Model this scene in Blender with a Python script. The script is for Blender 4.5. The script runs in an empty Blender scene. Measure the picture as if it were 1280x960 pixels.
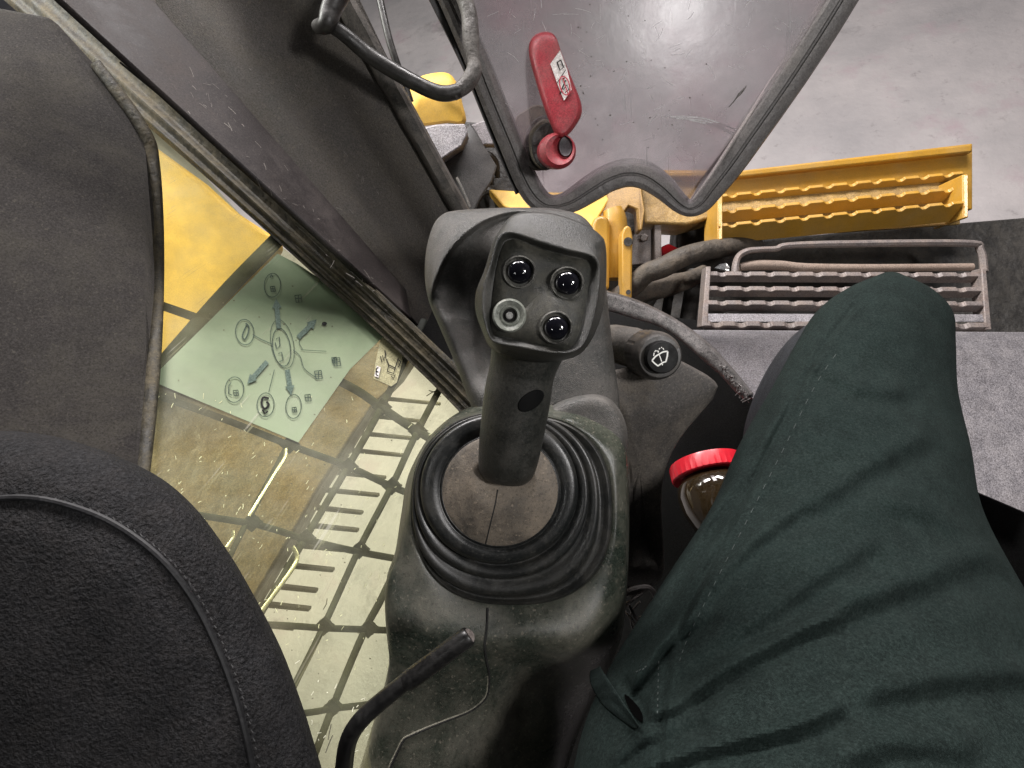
import bpy, bmesh, math, random
from mathutils import Vector, Matrix, noise
from mathutils.bvhtree import BVHTree
random.seed(7)
R = math.radians
PI = math.pi
SC = bpy.context.scene
COL = SC.collection

# ------------------------------------------------------------------ camera, world, light, exposure
FPX = 725.0                                   # focal length in photo pixels (photo 1280 x 960)
CAM = Vector((0, 0, 1.9))
DZ = Vector((-260, 450, 725)).normalized()    # world up, seen in camera axes
DY = (Vector((0, 1, 0)) - DZ * DZ.y).normalized()
DX = DY.cross(DZ)
M3 = Matrix((DX, DY, DZ))                     # camera axes -> world
cam = bpy.data.objects.new('camera', bpy.data.cameras.new('camera'))
COL.objects.link(cam)
cam.matrix_world = Matrix.Translation(CAM) @ M3.to_4x4()
cam.data.sensor_width = 36
cam.data.lens = 36 * FPX / 1280
cam.data.clip_start = .01
cam.data.clip_end = 100
SC.camera = cam


def P(x, y, d):
    """point of the place seen at photo pixel x, y, at distance d along the view axis"""
    return CAM + M3 @ (Vector(((x - 640) / FPX, (480 - y) / FPX, -1)) * d)


def dirw(x, y, z):
    return (M3 @ Vector((x, y, z))).normalized()


world = bpy.data.worlds.new('World')
SC.world = world
world.use_nodes = True
wb = world.node_tree.nodes['Background']
wb.inputs[0].default_value = (.93, .95, 1, 1)
wb.inputs[1].default_value = .09


def area(name, loc, target, sx, sy, power, color=(1, 1, 1)):
    l = bpy.data.lights.new(name, 'AREA')
    l.shape = 'RECTANGLE'; l.size = sx; l.size_y = sy; l.energy = power; l.color = color
    o = bpy.data.objects.new(name, l); COL.objects.link(o)
    o.location = loc
    o.rotation_euler = (Vector(target) - Vector(loc)).to_track_quat('-Z', 'Y').to_euler()
    return o


mid = P(640, 500, .45)
area('cab_lamp_left', mid + M3 @ Vector((-.42, -.15, .85)), mid, .035, .04, .5, (1, .99, .96))
area('cab_lamp_right', mid + M3 @ Vector((.42, -.16, .95)), mid, .035, .04, .5, (1, .99, .96))
area('ceiling_lamp_left', mid + M3 @ Vector((-1.15, 2.45, .32)), mid, .9, .4, 100, (1, .95, .94))
area('ceiling_lamp_right', mid + M3 @ Vector((.60, 2.6, .30)), mid, .9, .4, 72, (1, .95, .94))
area('workshop_lamp_front', (-.3, 3.6, 4.6), (.2, 2.4, 0), .8, 2.4, 78, (1, .95, .95))
area('workshop_lamp_side', (-2.6, .8, 3.4), (-1.0, .8, 0), 2.4, .6, 185, (1, 1, .93))

SC.view_settings.view_transform = 'Standard'
SC.view_settings.look = 'None'
SC.view_settings.exposure = 0
SC.view_settings.gamma = 1
SC.render.engine = 'CYCLES'
SC.cycles.max_bounces = 8
SC.cycles.transparent_max_bounces = 12
SC.cycles.use_denoising = True

# ------------------------------------------------------------------ materials
MATS = {}


def mat(name, base, rough=.5, spec=.5, metal=0, dust=None, dusta=.0, dscale=18, grain=.0, gscale=900,
        wave=0, wscale=40, var=.15, coat=0, cg=.36, blotch=None, blotcha=.5, bscale=9, scratch=0):
    """principled surface: colour variation, a dust layer, blotches of another colour, fine grain relief"""
    if name in MATS: return MATS[name]
    m = bpy.data.materials.new(name); m.use_nodes = True
    nt = m.node_tree; N = nt.nodes; L = nt.links
    b = N['Principled BSDF']
    tc = N.new('ShaderNodeTexCoord')
    geo = N.new('ShaderNodeNewGeometry')
    pos = geo.outputs['Position']

    def nz(scale, detail=5, rgh=.6, dist=0):
        n = N.new('ShaderNodeTexNoise'); n.inputs['Scale'].default_value = scale
        n.inputs['Detail'].default_value = detail; n.inputs['Roughness'].default_value = rgh
        n.inputs['Distortion'].default_value = dist
        L.new(pos, n.inputs['Vector']); return n.outputs['Fac']

    def ramp(src, a, c, v0=0, v1=1):
        r = N.new('ShaderNodeMapRange'); r.inputs[1].default_value = a; r.inputs[2].default_value = c
        r.inputs[3].default_value = v0; r.inputs[4].default_value = v1
        L.new(src, r.inputs[0]); return r.outputs[0]

    def mix(f, c1, c2):
        x = N.new('ShaderNodeMix'); x.data_type = 'RGBA'
        if isinstance(f, float): x.inputs[0].default_value = f
        else: L.new(f, x.inputs[0])
        for k, c in ((6, c1), (7, c2)):
            if isinstance(c, tuple): x.inputs[k].default_value = (*c, 1) if len(c) == 3 else c
            else: L.new(c, x.inputs[k])
        return x.outputs[2]
    lo = tuple(v * (1 - var) for v in base); hi = tuple(min(1, v * (1 + var)) for v in base)
    c = mix(ramp(nz(bscale * 3), .3, .7), lo, hi)
    if blotch: c = mix(ramp(nz(bscale, 6, .65, .4), .5, .72, 0, blotcha), c, blotch)
    rsock = None
    if dust:
        f = ramp(nz(dscale, 8, .75, .3), .44, .66, 0, dusta)
        c = mix(f, c, dust)
        sp = ramp(nz(dscale * 28, 3, .6), .61, .68, 0, min(.8, dusta * 1.3))
        c = mix(sp, c, dust)
        r = ramp(nz(dscale, 8, .7, .3), .42, .75, rough, min(1, rough + .35)); L.new(r, b.inputs['Roughness']); rsock = 1
    gr_ = nz(420, 6, .85)
    lite = mix(ramp(gr_, .50, .62, 0, cg * 1.5), c, tuple(min(1, v * 1.9 + .012) for v in base))
    c = mix(ramp(gr_, .38, .49, min(1, cg * 1.8), 0), lite, tuple(v * .25 for v in base))
    if dust:
        big = ramp(nz(dscale * .35, 4, .6), .35, .65, 0, dusta * .14); c = mix(big, c, dust)
    L.new(c, b.inputs['Base Color'])
    if not rsock:
        L.new(ramp(nz(60), .3, .7, max(0, rough - .08), min(1, rough + .08)), b.inputs['Roughness'])
    b.inputs['Specular IOR Level'].default_value = spec
    b.inputs['Metallic'].default_value = metal
    b.inputs['Coat Weight'].default_value = coat
    hs = []
    if grain: hs.append((nz(gscale, 3, .6), grain))
    if wave: hs.append((nz(wscale, 5, .55), wave * 9))
    if scratch:
        mp = N.new('ShaderNodeMapping'); mp.inputs['Scale'].default_value = (300, 18, 300); mp.inputs['Rotation'].default_value = (.3, .5, .8)
        L.new(pos, mp.inputs[0]); n = N.new('ShaderNodeTexNoise'); n.inputs['Scale'].default_value = 1; n.inputs['Detail'].default_value = 3
        L.new(mp.outputs[0], n.inputs['Vector']); hs.append((n.outputs['Fac'], scratch))
    prev = None
    for h, s in hs:
        bp = N.new('ShaderNodeBump'); bp.inputs['Strength'].default_value = min(1, s); bp.inputs['Distance'].default_value = .001 * max(1, s)
        L.new(h, bp.inputs['Height'])
        if prev: L.new(prev, bp.inputs['Normal'])
        prev = bp.outputs[0]
    if prev: L.new(prev, b.inputs['Normal'])
    MATS[name] = m
    return m


TAN = (.20, .165, .12)
GREY = (.17, .155, .15)
plastic = mat('grip_plastic', (.014, .015, .013), .38, .6, dust=(.08, .073, .06), dusta=.5, dscale=26, grain=.45, gscale=1500)
plastic_top = mat('face_plastic', (.014, .015, .012), .48, .45, dust=(.11, .10, .075), dusta=.5, dscale=38, grain=.35, gscale=1600)
pod_plastic = mat('tower_plastic', (.030, .030, .027), .40, .6, dust=(.15, .135, .12), dusta=.6, dscale=16, grain=.9, gscale=1100)
console_plastic = mat('console_plastic', (.017, .023, .017), .25, .6, dust=(.17, .155, .122), dusta=.66, dscale=11, grain=.25, gscale=1300, blotch=(.09, .092, .068), blotcha=.6, bscale=8)
bracket_plastic = mat('cover_plastic', (.055, .050, .046), .55, .4, dust=(.17, .145, .115), dusta=.65, dscale=15, grain=.5, gscale=1100)
boot_rubber = mat('boot_rubber', (.009, .010, .010), .30, .6, dust=(.10, .09, .07), dusta=.30, dscale=15, grain=.15, gscale=900)
disc_rubber = mat('disc_rubber', (.045, .041, .036), .5, .4, dust=(.27, .22, .165), dusta=.9, dscale=11, grain=.3, gscale=900)
black_gloss = mat('black_button', (.004, .004, .006), .06, .7, cg=0)
clear_ring = mat('ring_plastic', (.035, .035, .032), .18, .8, dust=(.35, .34, .30), dusta=.35, dscale=120)
socket_mat = mat('socket_plastic', (.13, .14, .12), .28, .6, dust=(.3, .3, .26), dusta=.5, dscale=120)
panel_mat = mat('pillar_panel', (.066, .059, .053), .6, .4, dust=(.125, .11, .085), dusta=.55, dscale=6, grain=1.3, gscale=700, blotch=(.035, .04, .034), blotcha=.6, bscale=5)
strip_mat = mat('pillar_strip', (.024, .020, .020), .5, .3, dust=(.12, .10, .09), dusta=.35, dscale=14, grain=.15)
rail_mat = mat('rail_metal', (.05, .047, .043), .42, .5, dust=(.24, .21, .18), dusta=.6, dscale=24, scratch=.25)
rubber_old = mat('frame_rubber', (.018, .017, .013), .6, .35, dust=(.13, .105, .06), dusta=.7, dscale=17, wave=.4, wscale=60)
seal_rubber = mat('seal_rubber', (.125, .118, .115), .48, .45, dust=(.20, .185, .17), dusta=.65, dscale=20, wave=.3, wscale=70)
seal_dark = mat('seal_dark_rubber', (.025, .025, .026), .5, .45, dust=(.12, .11, .10), dusta=.4, dscale=30)
hose_mat = mat('hose_rubber', (.016, .015, .014), .36, .5, dust=(.10, .09, .08), dusta=.3, dscale=26, wave=.06, wscale=90)
tape_mat = mat('tape_fabric', (.07, .064, .058), .5, .4, dust=(.18, .165, .15), dusta=.6, dscale=30, wave=.35, wscale=80)
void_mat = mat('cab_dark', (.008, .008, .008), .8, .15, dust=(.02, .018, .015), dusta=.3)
machine_mat = mat('machine_black', (.018, .017, .016), .55, .4, dust=(.09, .08, .065), dusta=.5, dscale=14, wave=.9, wscale=30)
yellow = mat('yellow_paint', (.40, .21, .02), .42, .5, cg=.12, dust=(.35, .24, .10), dusta=.35, dscale=12, blotch=(.40, .21, .03), blotcha=.5, bscale=5, coat=.1)
yellow_dirty_shaded = mat('yellow_dirty_shaded', (.32, .20, .06), .5, .4, dust=(.17, .12, .06), dusta=.8, dscale=10, blotch=(.20, .12, .045), blotcha=.6, bscale=6, wave=.5, wscale=40)
yellow_floor = mat('yellow_line_paint', (.66, .39, .06), .5, .4, cg=.10, dust=(.4, .3, .15), dusta=.25, dscale=12)
steel = mat('worn_steel', (.17, .155, .15), .5, .5, metal=.3, dust=(.24, .20, .17), dusta=.6, dscale=22, blotch=(.16, .10, .07), blotcha=.5, bscale=30, grain=.6, gscale=400)
grate_mat = mat('grate_steel', (.15, .13, .125), .5, .45, metal=.2, dust=(.25, .20, .17), dusta=.75, dscale=40, blotch=(.19, .12, .09), blotcha=.6, bscale=35)
plate_mat = mat('plate_steel', (.19, .18, .19), .42, .5, metal=.3, cg=.7, dust=(.30, .28, .28), dusta=.7, dscale=45, blotch=(.10, .09, .09), blotcha=.6, bscale=16, grain=.7, gscale=350)
sill_mat = mat('sill_metal', (.12, .115, .11), .42, .5, metal=.2, cg=.7, scratch=.5, dust=(.34, .31, .30), dusta=.9, dscale=70, blotch=(.03, .03, .028), blotcha=.8, bscale=45, grain=.7, gscale=350)
hose_dirty = mat('hose_dirty', (.04, .034, .028), .6, .35, dust=(.15, .12, .09), dusta=.75, dscale=18, wave=.7, wscale=40)
tan_hose = mat('tan_hose', (.20, .15, .12), .55, .35, dust=(.3, .24, .2), dusta=.6, dscale=30)
shiny = mat('bright_metal', (.6, .6, .6), .25, .5, metal=.9)
red_plastic = mat('red_plastic', (.27, .020, .030), .42, .45, dust=(.16, .06, .05), dusta=.5, dscale=20, grain=.15, gscale=900)
red_lid = mat('red_lid', (.62, .015, .03), .35, .5, cg=.05)
white_label = mat('white_label', (.62, .58, .55), .5, .4, dust=(.4, .36, .32), dusta=.5, dscale=60)
grey_label = mat('grey_label', (.34, .31, .25), .5, .4, dust=(.25, .22, .16), dusta=.6, dscale=60)
ink = mat('black_ink', (.02, .02, .02), .9, .05)
ink_soft = mat('faded_ink', (.085, .115, .095), .95, .05)
ink_mid = mat('grey_ink', (.045, .062, .052), .95, .05)
ink_red = mat('red_ink', (.40, .03, .05), .5)
white_ink = mat('white_ink', (.85, .85, .80), .5, var=.02, cg=0)
trouser = mat('trouser_fabric', (.0075, .0135, .012), .85, .12, grain=.9, gscale=1400, var=.22, dust=(.03, .04, .036), dusta=.2, dscale=30, bscale=14)
trouser_side = mat('trouser_side_fabric', (.022, .024, .028), .75, .25, grain=.9, gscale=1400)
seat_mat = mat('seat_fabric', (.011, .011, .012), .85, .2, grain=3, gscale=380, var=.4, cg=.6, dust=(.09, .08, .075), dusta=.18, dscale=60)
lever_mat = mat('lever_paint', (.006, .006, .006), .28, .5, cg=.15, dust=(.08, .075, .07), dusta=.12, dscale=60)
mesh_mat = mat('guard_steel', (.010, .0125, .010), .6, .3, dust=(.045, .045, .035), dusta=.4, dscale=35)
mesh_bright = mat('guard_highlight', (.42, .40, .36), .3, .5, metal=.5)
arm_mat = mat('loader_arm_paint', (.19, .125, .052), .42, .5, dust=(.115, .095, .06), dusta=.8, dscale=9, blotch=(.13, .10, .06), blotcha=.7, bscale=5, wave=.5, wscale=30)
shadow_slat_mat = mat('shadow_slat_tan', (.25, .23, .165), .6, .3)  # tone of the shadow stripes, put on the added slats
thread_mat = mat('stitch_thread', (.035, .045, .042), .9)


def pane_mat(name, tint, body, f_lo, f_hi, rough, nscale, tone=None, scr=.4):
    """dirty scratched clear plastic: part see-through, part film of dust"""
    m = bpy.data.materials.new(name); m.use_nodes = True
    nt = m.node_tree; N = nt.nodes; L = nt.links
    b = N['Principled BSDF']; out = N['Material Output']
    geo = N.new('ShaderNodeNewGeometry'); pos = geo.outputs['Position']
    n = N.new('ShaderNodeTexNoise'); n.inputs['Scale'].default_value = nscale; n.inputs['Detail'].default_value = 9; n.inputs['Roughness'].default_value = .62
    L.new(pos, n.inputs['Vector'])
    r = N.new('ShaderNodeMapRange'); r.inputs[1].default_value = .3; r.inputs[2].default_value = .7
    r.inputs[3].default_value = f_lo; r.inputs[4].default_value = f_hi; L.new(n.outputs['Fac'], r.inputs[0])
    # scratches in several directions, thin and bright
    fac = r.outputs[0]
    for k, rot in enumerate(((.2, .3, .5), (.9, .1, 2.0), (.5, 1.2, 1.1), (1.4, .6, .2))):
        mp = N.new('ShaderNodeMapping'); mp.inputs['Rotation'].default_value = rot; mp.inputs['Scale'].default_value = (150, 7, 7)
        L.new(pos, mp.inputs[0])
        s = N.new('ShaderNodeTexNoise'); s.inputs['Scale'].default_value = 1.0; s.inputs['Detail'].default_value = 3; s.inputs['Distortion'].default_value = .35
        L.new(mp.outputs[0], s.inputs['Vector'])
        q = N.new('ShaderNodeMapRange'); q.inputs[1].default_value = .70; q.inputs[2].default_value = .75; q.inputs[3].default_value = 0; q.inputs[4].default_value = scr
        L.new(s.outputs['Fac'], q.inputs[0])
        a = N.new('ShaderNodeMath'); a.operation = 'ADD'; a.use_clamp = True
        L.new(fac, a.inputs[0]); L.new(q.outputs[0], a.inputs[1]); fac = a.outputs[0]
    cn = N.new('ShaderNodeTexNoise'); cn.inputs['Scale'].default_value = nscale * .8; cn.inputs['Detail'].default_value = 5
    ofs = N.new('ShaderNodeVectorMath'); ofs.inputs[1].default_value = (3.3, 1.7, 5.1); L.new(pos, ofs.inputs[0]); L.new(ofs.outputs[0], cn.inputs['Vector'])
    mx = N.new('ShaderNodeMix'); mx.data_type = 'RGBA'; mx.inputs[6].default_value = (*body, 1); mx.inputs[7].default_value = (*(tone or body), 1)
    rr = N.new('ShaderNodeMapRange'); rr.inputs[1].default_value = .42; rr.inputs[2].default_value = .65; L.new(cn.outputs['Fac'], rr.inputs[0]); L.new(rr.outputs[0], mx.inputs[0])
    L.new(mx.outputs[2], b.inputs['Base Color'])
    b.inputs['Roughness'].default_value = rough; b.inputs['Specular IOR Level'].default_value = .5
    bp = N.new('ShaderNodeBump'); bp.inputs['Strength'].default_value = .25; bp.inputs['Distance'].default_value = .004; L.new(n.outputs['Fac'], bp.inputs['Height']); L.new(bp.outputs[0], b.inputs['Normal'])
    t = N.new('ShaderNodeBsdfTransparent'); t.inputs[0].default_value = (*tint, 1)
    ms = N.new('ShaderNodeMixShader'); L.new(fac, ms.inputs[0]); L.new(t.outputs[0], ms.inputs[1]); L.new(b.outputs[0], ms.inputs[2])
    L.new(ms.outputs[0], out.inputs[0])
    MATS[name] = m
    return m


front_pane = pane_mat('front_pane', (.93, .90, .92), (.37, .36, .365), .25, .62, .24, 7, (.42, .29, .32), .25)
side_pane = pane_mat('side_pane', (.94, .95, .80), (.34, .34, .26), .04, .17, .35, 14, (.26, .23, .15), .26)
decal_green = pane_mat('green_decal', (.45, .60, .50), (.17, .235, .195), .80, .94, .4, 10, (.10, .15, .12), .03)
jar_glass = mat('jar_glass', (.022, .014, .006), .08, .7, coat=.5)

# concrete
cm = bpy.data.materials.new('workshop_concrete'); cm.use_nodes = True
nt = cm.node_tree; N = nt.nodes; L = nt.links; b = N['Principled BSDF']
geo = N.new('ShaderNodeNewGeometry')


def cnoise(s, d=8, r=.65):
    n = N.new('ShaderNodeTexNoise'); n.inputs['Scale'].default_value = s; n.inputs['Detail'].default_value = d; n.inputs['Roughness'].default_value = r
    L.new(geo.outputs['Position'], n.inputs['Vector']); return n.outputs['Fac']


def cmix(f, a, c, k0, k1):
    mr = N.new('ShaderNodeMapRange'); mr.inputs[1].default_value = k0; mr.inputs[2].default_value = k1; L.new(f, mr.inputs[0])
    x = N.new('ShaderNodeMix'); x.data_type = 'RGBA'; L.new(mr.outputs[0], x.inputs[0])
    if isinstance(a, tuple): x.inputs[6].default_value = a
    else: L.new(a, x.inputs[6])
    x.inputs[7].default_value = c; return x.outputs[2]


c = cmix(cnoise(1.6), (.25, .235, .24, 1), (.36, .33, .33, 1), .35, .65)
c = cmix(cnoise(3.1, 5), c, (.30, .23, .25, 1), .55, .75)
c = cmix(cnoise(14, 9, .75), c, (.15, .135, .135, 1), .58, .76)
c = cmix(cnoise(160, 2), c, (.12, .11, .11, 1), .70, .76)
c = cmix(cnoise(.9, 10, .8), c, (.13, .12, .12, 1), .56, .70)
L.new(c, b.inputs['Base Color'])
mr = N.new('ShaderNodeMapRange'); mr.inputs[3].default_value = .28; mr.inputs[4].default_value = .55; L.new(cnoise(5), mr.inputs[0]); L.new(mr.outputs[0], b.inputs['Roughness'])
bp = N.new('ShaderNodeBump'); bp.inputs['Strength'].default_value = .3; bp.inputs['Distance'].default_value = .01; L.new(cnoise(30, 6), bp.inputs['Height']); L.new(bp.outputs[0], b.inputs['Normal'])
concrete = cm

# ------------------------------------------------------------------ object helpers


def tag(o, label=None, cat=None, group=None, kind=None):
    if label: o['label'] = label
    if cat: o['category'] = cat
    if group: o['group'] = group
    if kind: o['kind'] = kind
    return o


def empty(name, loc, label, cat, group=None):
    o = bpy.data.objects.new(name, None); COL.objects.link(o); o.location = loc; o.empty_display_size = .02
    return tag(o, label, cat, group)


def mk(name, verts, faces, m, parent=None, smooth=40, subsurf=0, bevel=0, solid=0, remesh=0, sm_it=0):
    vs = [Vector(v) for v in verts]
    cen = sum(vs, Vector()) / len(vs)
    me = bpy.data.meshes.new(name)
    me.from_pydata([v - cen for v in vs], [], faces)
    bm = bmesh.new(); bm.from_mesh(me); bmesh.ops.remove_doubles(bm, verts=bm.verts, dist=1e-6)
    bmesh.ops.recalc_face_normals(bm, faces=bm.faces); bm.to_mesh(me); bm.free()
    me.materials.append(m)
    o = bpy.data.objects.new(name, me); COL.objects.link(o)
    o.location = cen
    if parent:
        o.parent = parent
        pl = parent.location.copy(); q = parent.parent
        while q: pl += q.location; q = q.parent
        o.location = cen - pl
    if smooth:
        me.polygons.foreach_set('use_smooth', [True] * len(me.polygons))
        try: me.set_sharp_from_angle(angle=R(smooth))
        except Exception: pass
    if solid:
        s = o.modifiers.new('thick', 'SOLIDIFY'); s.thickness = abs(solid); s.offset = -1 if solid > 0 else 1
    if remesh:
        s = o.modifiers.new('skin', 'REMESH'); s.mode = 'VOXEL'; s.voxel_size = remesh; s.use_smooth_shade = True
    if sm_it:
        s = o.modifiers.new('soften', 'SMOOTH'); s.iterations = sm_it; s.factor = .5
    if bevel:
        s = o.modifiers.new('bevel', 'BEVEL'); s.width = bevel; s.segments = 3; s.limit_method = 'ANGLE'; s.angle_limit = R(35)
    if subsurf:
        s = o.modifiers.new('sub', 'SUBSURF'); s.levels = subsurf; s.render_levels = subsurf
    return o


def bvh(o):
    bpy.context.view_layer.update()
    dg = bpy.context.evaluated_depsgraph_get()
    ev = o.evaluated_get(dg); me = ev.to_mesh()
    mw = ev.matrix_world
    t = BVHTree.FromPolygons([mw @ v.co for v in me.vertices], [tuple(p.vertices) for p in me.polygons])
    ev.to_mesh_clear()
    return t


def depth_on(t, x, y, default=.5):
    d = (P(x, y, 1) - CAM)
    hit, nrm, i, dist = t.ray_cast(CAM, d.normalized())
    if hit is None: return default
    return dist / d.length


def catmull(pts, n=12, closed=False):
    """smooth curve through tuples of any length"""
    K = len(pts); out = []
    segs = K if closed else K - 1
    for i in range(segs):
        if closed: p = [pts[(i + k - 1) % K] for k in range(4)]
        else: p = [pts[min(max(i + k - 1, 0), K - 1)] for k in range(4)]
        for s in range(n):
            t = s / n
            out.append(tuple(.5 * (2 * b_ + (c_ - a_) * t + (2 * a_ - 5 * b_ + 4 * c_ - d_) * t * t + (3 * b_ - a_ - 3 * c_ + d_) * t ** 3)
                             for a_, b_, c_, d_ in zip(*p)))
    if not closed: out.append(tuple(pts[-1]))
    return out


def by_angle(pts, cx, cy, n=96, smooth=True):
    """resample a closed outline (x, y, d) at even angles round cx, cy"""
    dense = catmull(pts, 14, True) if smooth else [tuple(a + (b_ - a) * t / 14 for a, b_ in zip(p, q)) for p, q in zip(pts, pts[1:] + pts[:1]) for t in range(14)]
    A = sorted((math.atan2(p[1] - cy, p[0] - cx), p) for p in dense)
    ang = [a for a, _ in A]; out = []
    import bisect
    for k in range(n):
        th = -PI + 2 * PI * (k + .5) / n
        j = bisect.bisect(ang, th)
        a0, p0 = A[j - 1]; a1, p1 = A[j % len(A)]
        if j == 0: a0 -= 2 * PI
        if j == len(A): a1 += 2 * PI
        t = (th - a0) / (a1 - a0) if a1 != a0 else 0
        r0 = math.hypot(p0[0] - cx, p0[1] - cy); r1 = math.hypot(p1[0] - cx, p1[1] - cy)
        r = r0 + (r1 - r0) * t; d = p0[2] + (p1[2] - p0[2]) * t
        out.append((cx + r * math.cos(th), cy + r * math.sin(th), d))
    return out


def loft(rings, cap0=True, cap1=True, dent=None):
    """rings of equal length of (x, y, d); returns verts, faces"""
    n = len(rings[0]); V = []; F = []
    for r in rings:
        for (x, y, d) in r:
            if dent: d += dent(x, y, d)
            V.append(P(x, y, d))
    for i in range(len(rings) - 1):
        for k in range(n):
            a = i * n + k; b_ = i * n + (k + 1) % n
            F.append((a, b_, b_ + n, a + n))
    for flag, i in ((cap0, 0), (cap1, len(rings) - 1)):
        if flag:
            c_ = sum((V[i * n + k] for k in range(n)), Vector()) / n
            V.append(c_); ci = len(V) - 1
            for k in range(n): F.append((i * n + k, i * n + (k + 1) % n, ci))
    return V, F


def bridge(A, B, steps, ease=None):
    out = []
    for s in range(steps):
        t = s / steps; q = ease(t) if ease else t
        out.append([(a[0] + (b_[0] - a[0]) * t, a[1] + (b_[1] - a[1]) * t, a[2] + (b_[2] - a[2]) * q) for a, b_ in zip(A, B)])
    return out


def ease_rings(rings, n=4):
    """smooth (Catmull-Rom) transition through the key rings"""
    K = len(rings[0]); cols = [catmull([r[k] for r in rings], n) for k in range(K)]
    return [[cols[k][i] for k in range(K)] for i in range(len(cols[0]))]


def sup(cx, cy, rx, ry, d, e=2.0, n=96, tilt=(0, 0)):
    out = []
    for k in range(n):
        th = -PI + 2 * PI * (k + .5) / n
        c_, s_ = math.cos(th), math.sin(th)
        q = (abs(c_) ** e + abs(s_) ** e) ** (-1 / e)
        x, y = rx * c_ * q, ry * s_ * q
        out.append((cx + x, cy + y, d + tilt[0] * x + tilt[1] * y))
    return out


def tube_w(pts, rad, seg=14, cap=True, flat=1.0, upv=None):
    """tube through world points; rad number or list"""
    pts = [Vector(p) for p in pts]; n = len(pts)
    if not isinstance(rad, (list, tuple)): rad = [rad] * n
    V = []; F = []
    t0 = (pts[1] - pts[0]).normalized()
    up = Vector(upv) if upv else M3 @ Vector((0, 0, 1))
    for i in range(n):
        t = (pts[min(i + 1, n - 1)] - pts[max(i - 1, 0)]).normalized()
        s = t.cross(up).normalized(); u = s.cross(t).normalized()
        for k in range(seg):
            a = 2 * PI * k / seg
            V.append(pts[i] + (s * math.cos(a) + u * math.sin(a) * flat) * rad[i])
    for i in range(n - 1):
        for k in range(seg):
            F.append((i * seg + k, i * seg + (k + 1) % seg, (i + 1) * seg + (k + 1) % seg, (i + 1) * seg + k))
    if cap:
        F.append(tuple(range(seg))); F.append(tuple(range((n - 1) * seg, n * seg)))
    return V, F


def tube_px(pts, radpx, seg=14, n=8, **k):
    """pts (x, y, d); radius in pixels at that depth"""
    c_ = catmull([(*p, r) for p, r in zip(pts, radpx if isinstance(radpx, list) else [radpx] * len(pts))], n)
    return tube_w([P(x, y, d) for x, y, d, r in c_], [r * d / FPX for x, y, d, r in c_], seg, **k)


def slab(pts, thick, away=(0, 0, -1)):
    """solid plate: outline (x, y, d) as its front, pushed back by thick metres along a fixed direction (camera axes)"""
    v = dirw(*away) * thick
    A = [P(*p) for p in pts]; n = len(A)
    return A + [a + v for a in A], [tuple(range(n)), tuple(range(2 * n - 1, n - 1, -1))] + [(k, (k + 1) % n, n + (k + 1) % n, n + k) for k in range(n)]


def join(*parts):
    V = []; F = []
    for v, f in parts:
        o = len(V); V += list(v); F += [tuple(i + o for i in q) for q in f]
    return V, F


def stroke(pts, wpx, t=None, off=.0006, d=None, closed=False, smooth=False, n=6):
    """flat printed line of width wpx pixels lying on surface t (or at depth d)"""
    if smooth: pts = catmull(pts, n, closed)
    if closed: pts = list(pts) + [pts[0], pts[1]]
    V = []; F = []
    for i, p in enumerate(pts):
        a = pts[max(i - 1, 0)]; b_ = pts[min(i + 1, len(pts) - 1)]
        dx, dy = b_[0] - a[0], b_[1] - a[1]; l = math.hypot(dx, dy) or 1
        nx, ny = -dy / l * wpx / 2, dx / l * wpx / 2
        for s in (-1, 1):
            x, y = p[0] + s * nx, p[1] + s * ny
            dd = depth_on(t, x, y, .6) - off if t else (d(x, y) if callable(d) else d) - off
            V.append(P(x, y, dd))
    for i in range(len(pts) - 1): F.append((2 * i, 2 * i + 1, 2 * i + 3, 2 * i + 2))
    return V, F


def fillpoly(pts, t=None, off=.0006, d=None):
    V = [P(x, y, (depth_on(t, x, y, .6) if t else (d(x, y) if callable(d) else d)) - off) for x, y in pts]
    return V, [tuple(range(len(V)))]


def grid_patch(rows, nu=10, nv=10, dent=None):
    """smooth sheet through rows of (x, y, d)"""
    r2 = [catmull(r, nu) for r in rows]
    m_ = len(r2[0])
    cols = [catmull([r[k] for r in r2], nv) for k in range(m_)]
    nr = len(cols[0]); V = []; F = []
    for i in range(nr):
        for k in range(m_):
            x, y, d = cols[k][i]
            if dent: d += dent(x, y)
            V.append(P(x, y, d))
    for i in range(nr - 1):
        for k in range(m_ - 1): F.append((i * m_ + k, i * m_ + k + 1, (i + 1) * m_ + k + 1, (i + 1) * m_ + k))
    return V, F


def segdist(x, y, pl):
    best = 1e9
    for (ax, ay), (bx, by) in zip(pl, pl[1:]):
        dx, dy = bx - ax, by - ay; l2 = dx * dx + dy * dy or 1
        t = max(0, min(1, ((x - ax) * dx + (y - ay) * dy) / l2))
        best = min(best, math.hypot(x - ax - t * dx, y - ay - t * dy))
    return best


def plane_inv(p1, p2, p3):
    """plane through three (x, y, d): returns depth function (1/d is linear in x, y)"""
    (x1, y1, d1), (x2, y2, d2), (x3, y3, d3) = p1, p2, p3
    m_ = Matrix(((1, x1, y1), (1, x2, y2), (1, x3, y3))).inverted() @ Vector((1 / d1, 1 / d2, 1 / d3))
    return lambda x, y, off=0: 1 / (m_[0] + m_[1] * x + m_[2] * y) - off


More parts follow.
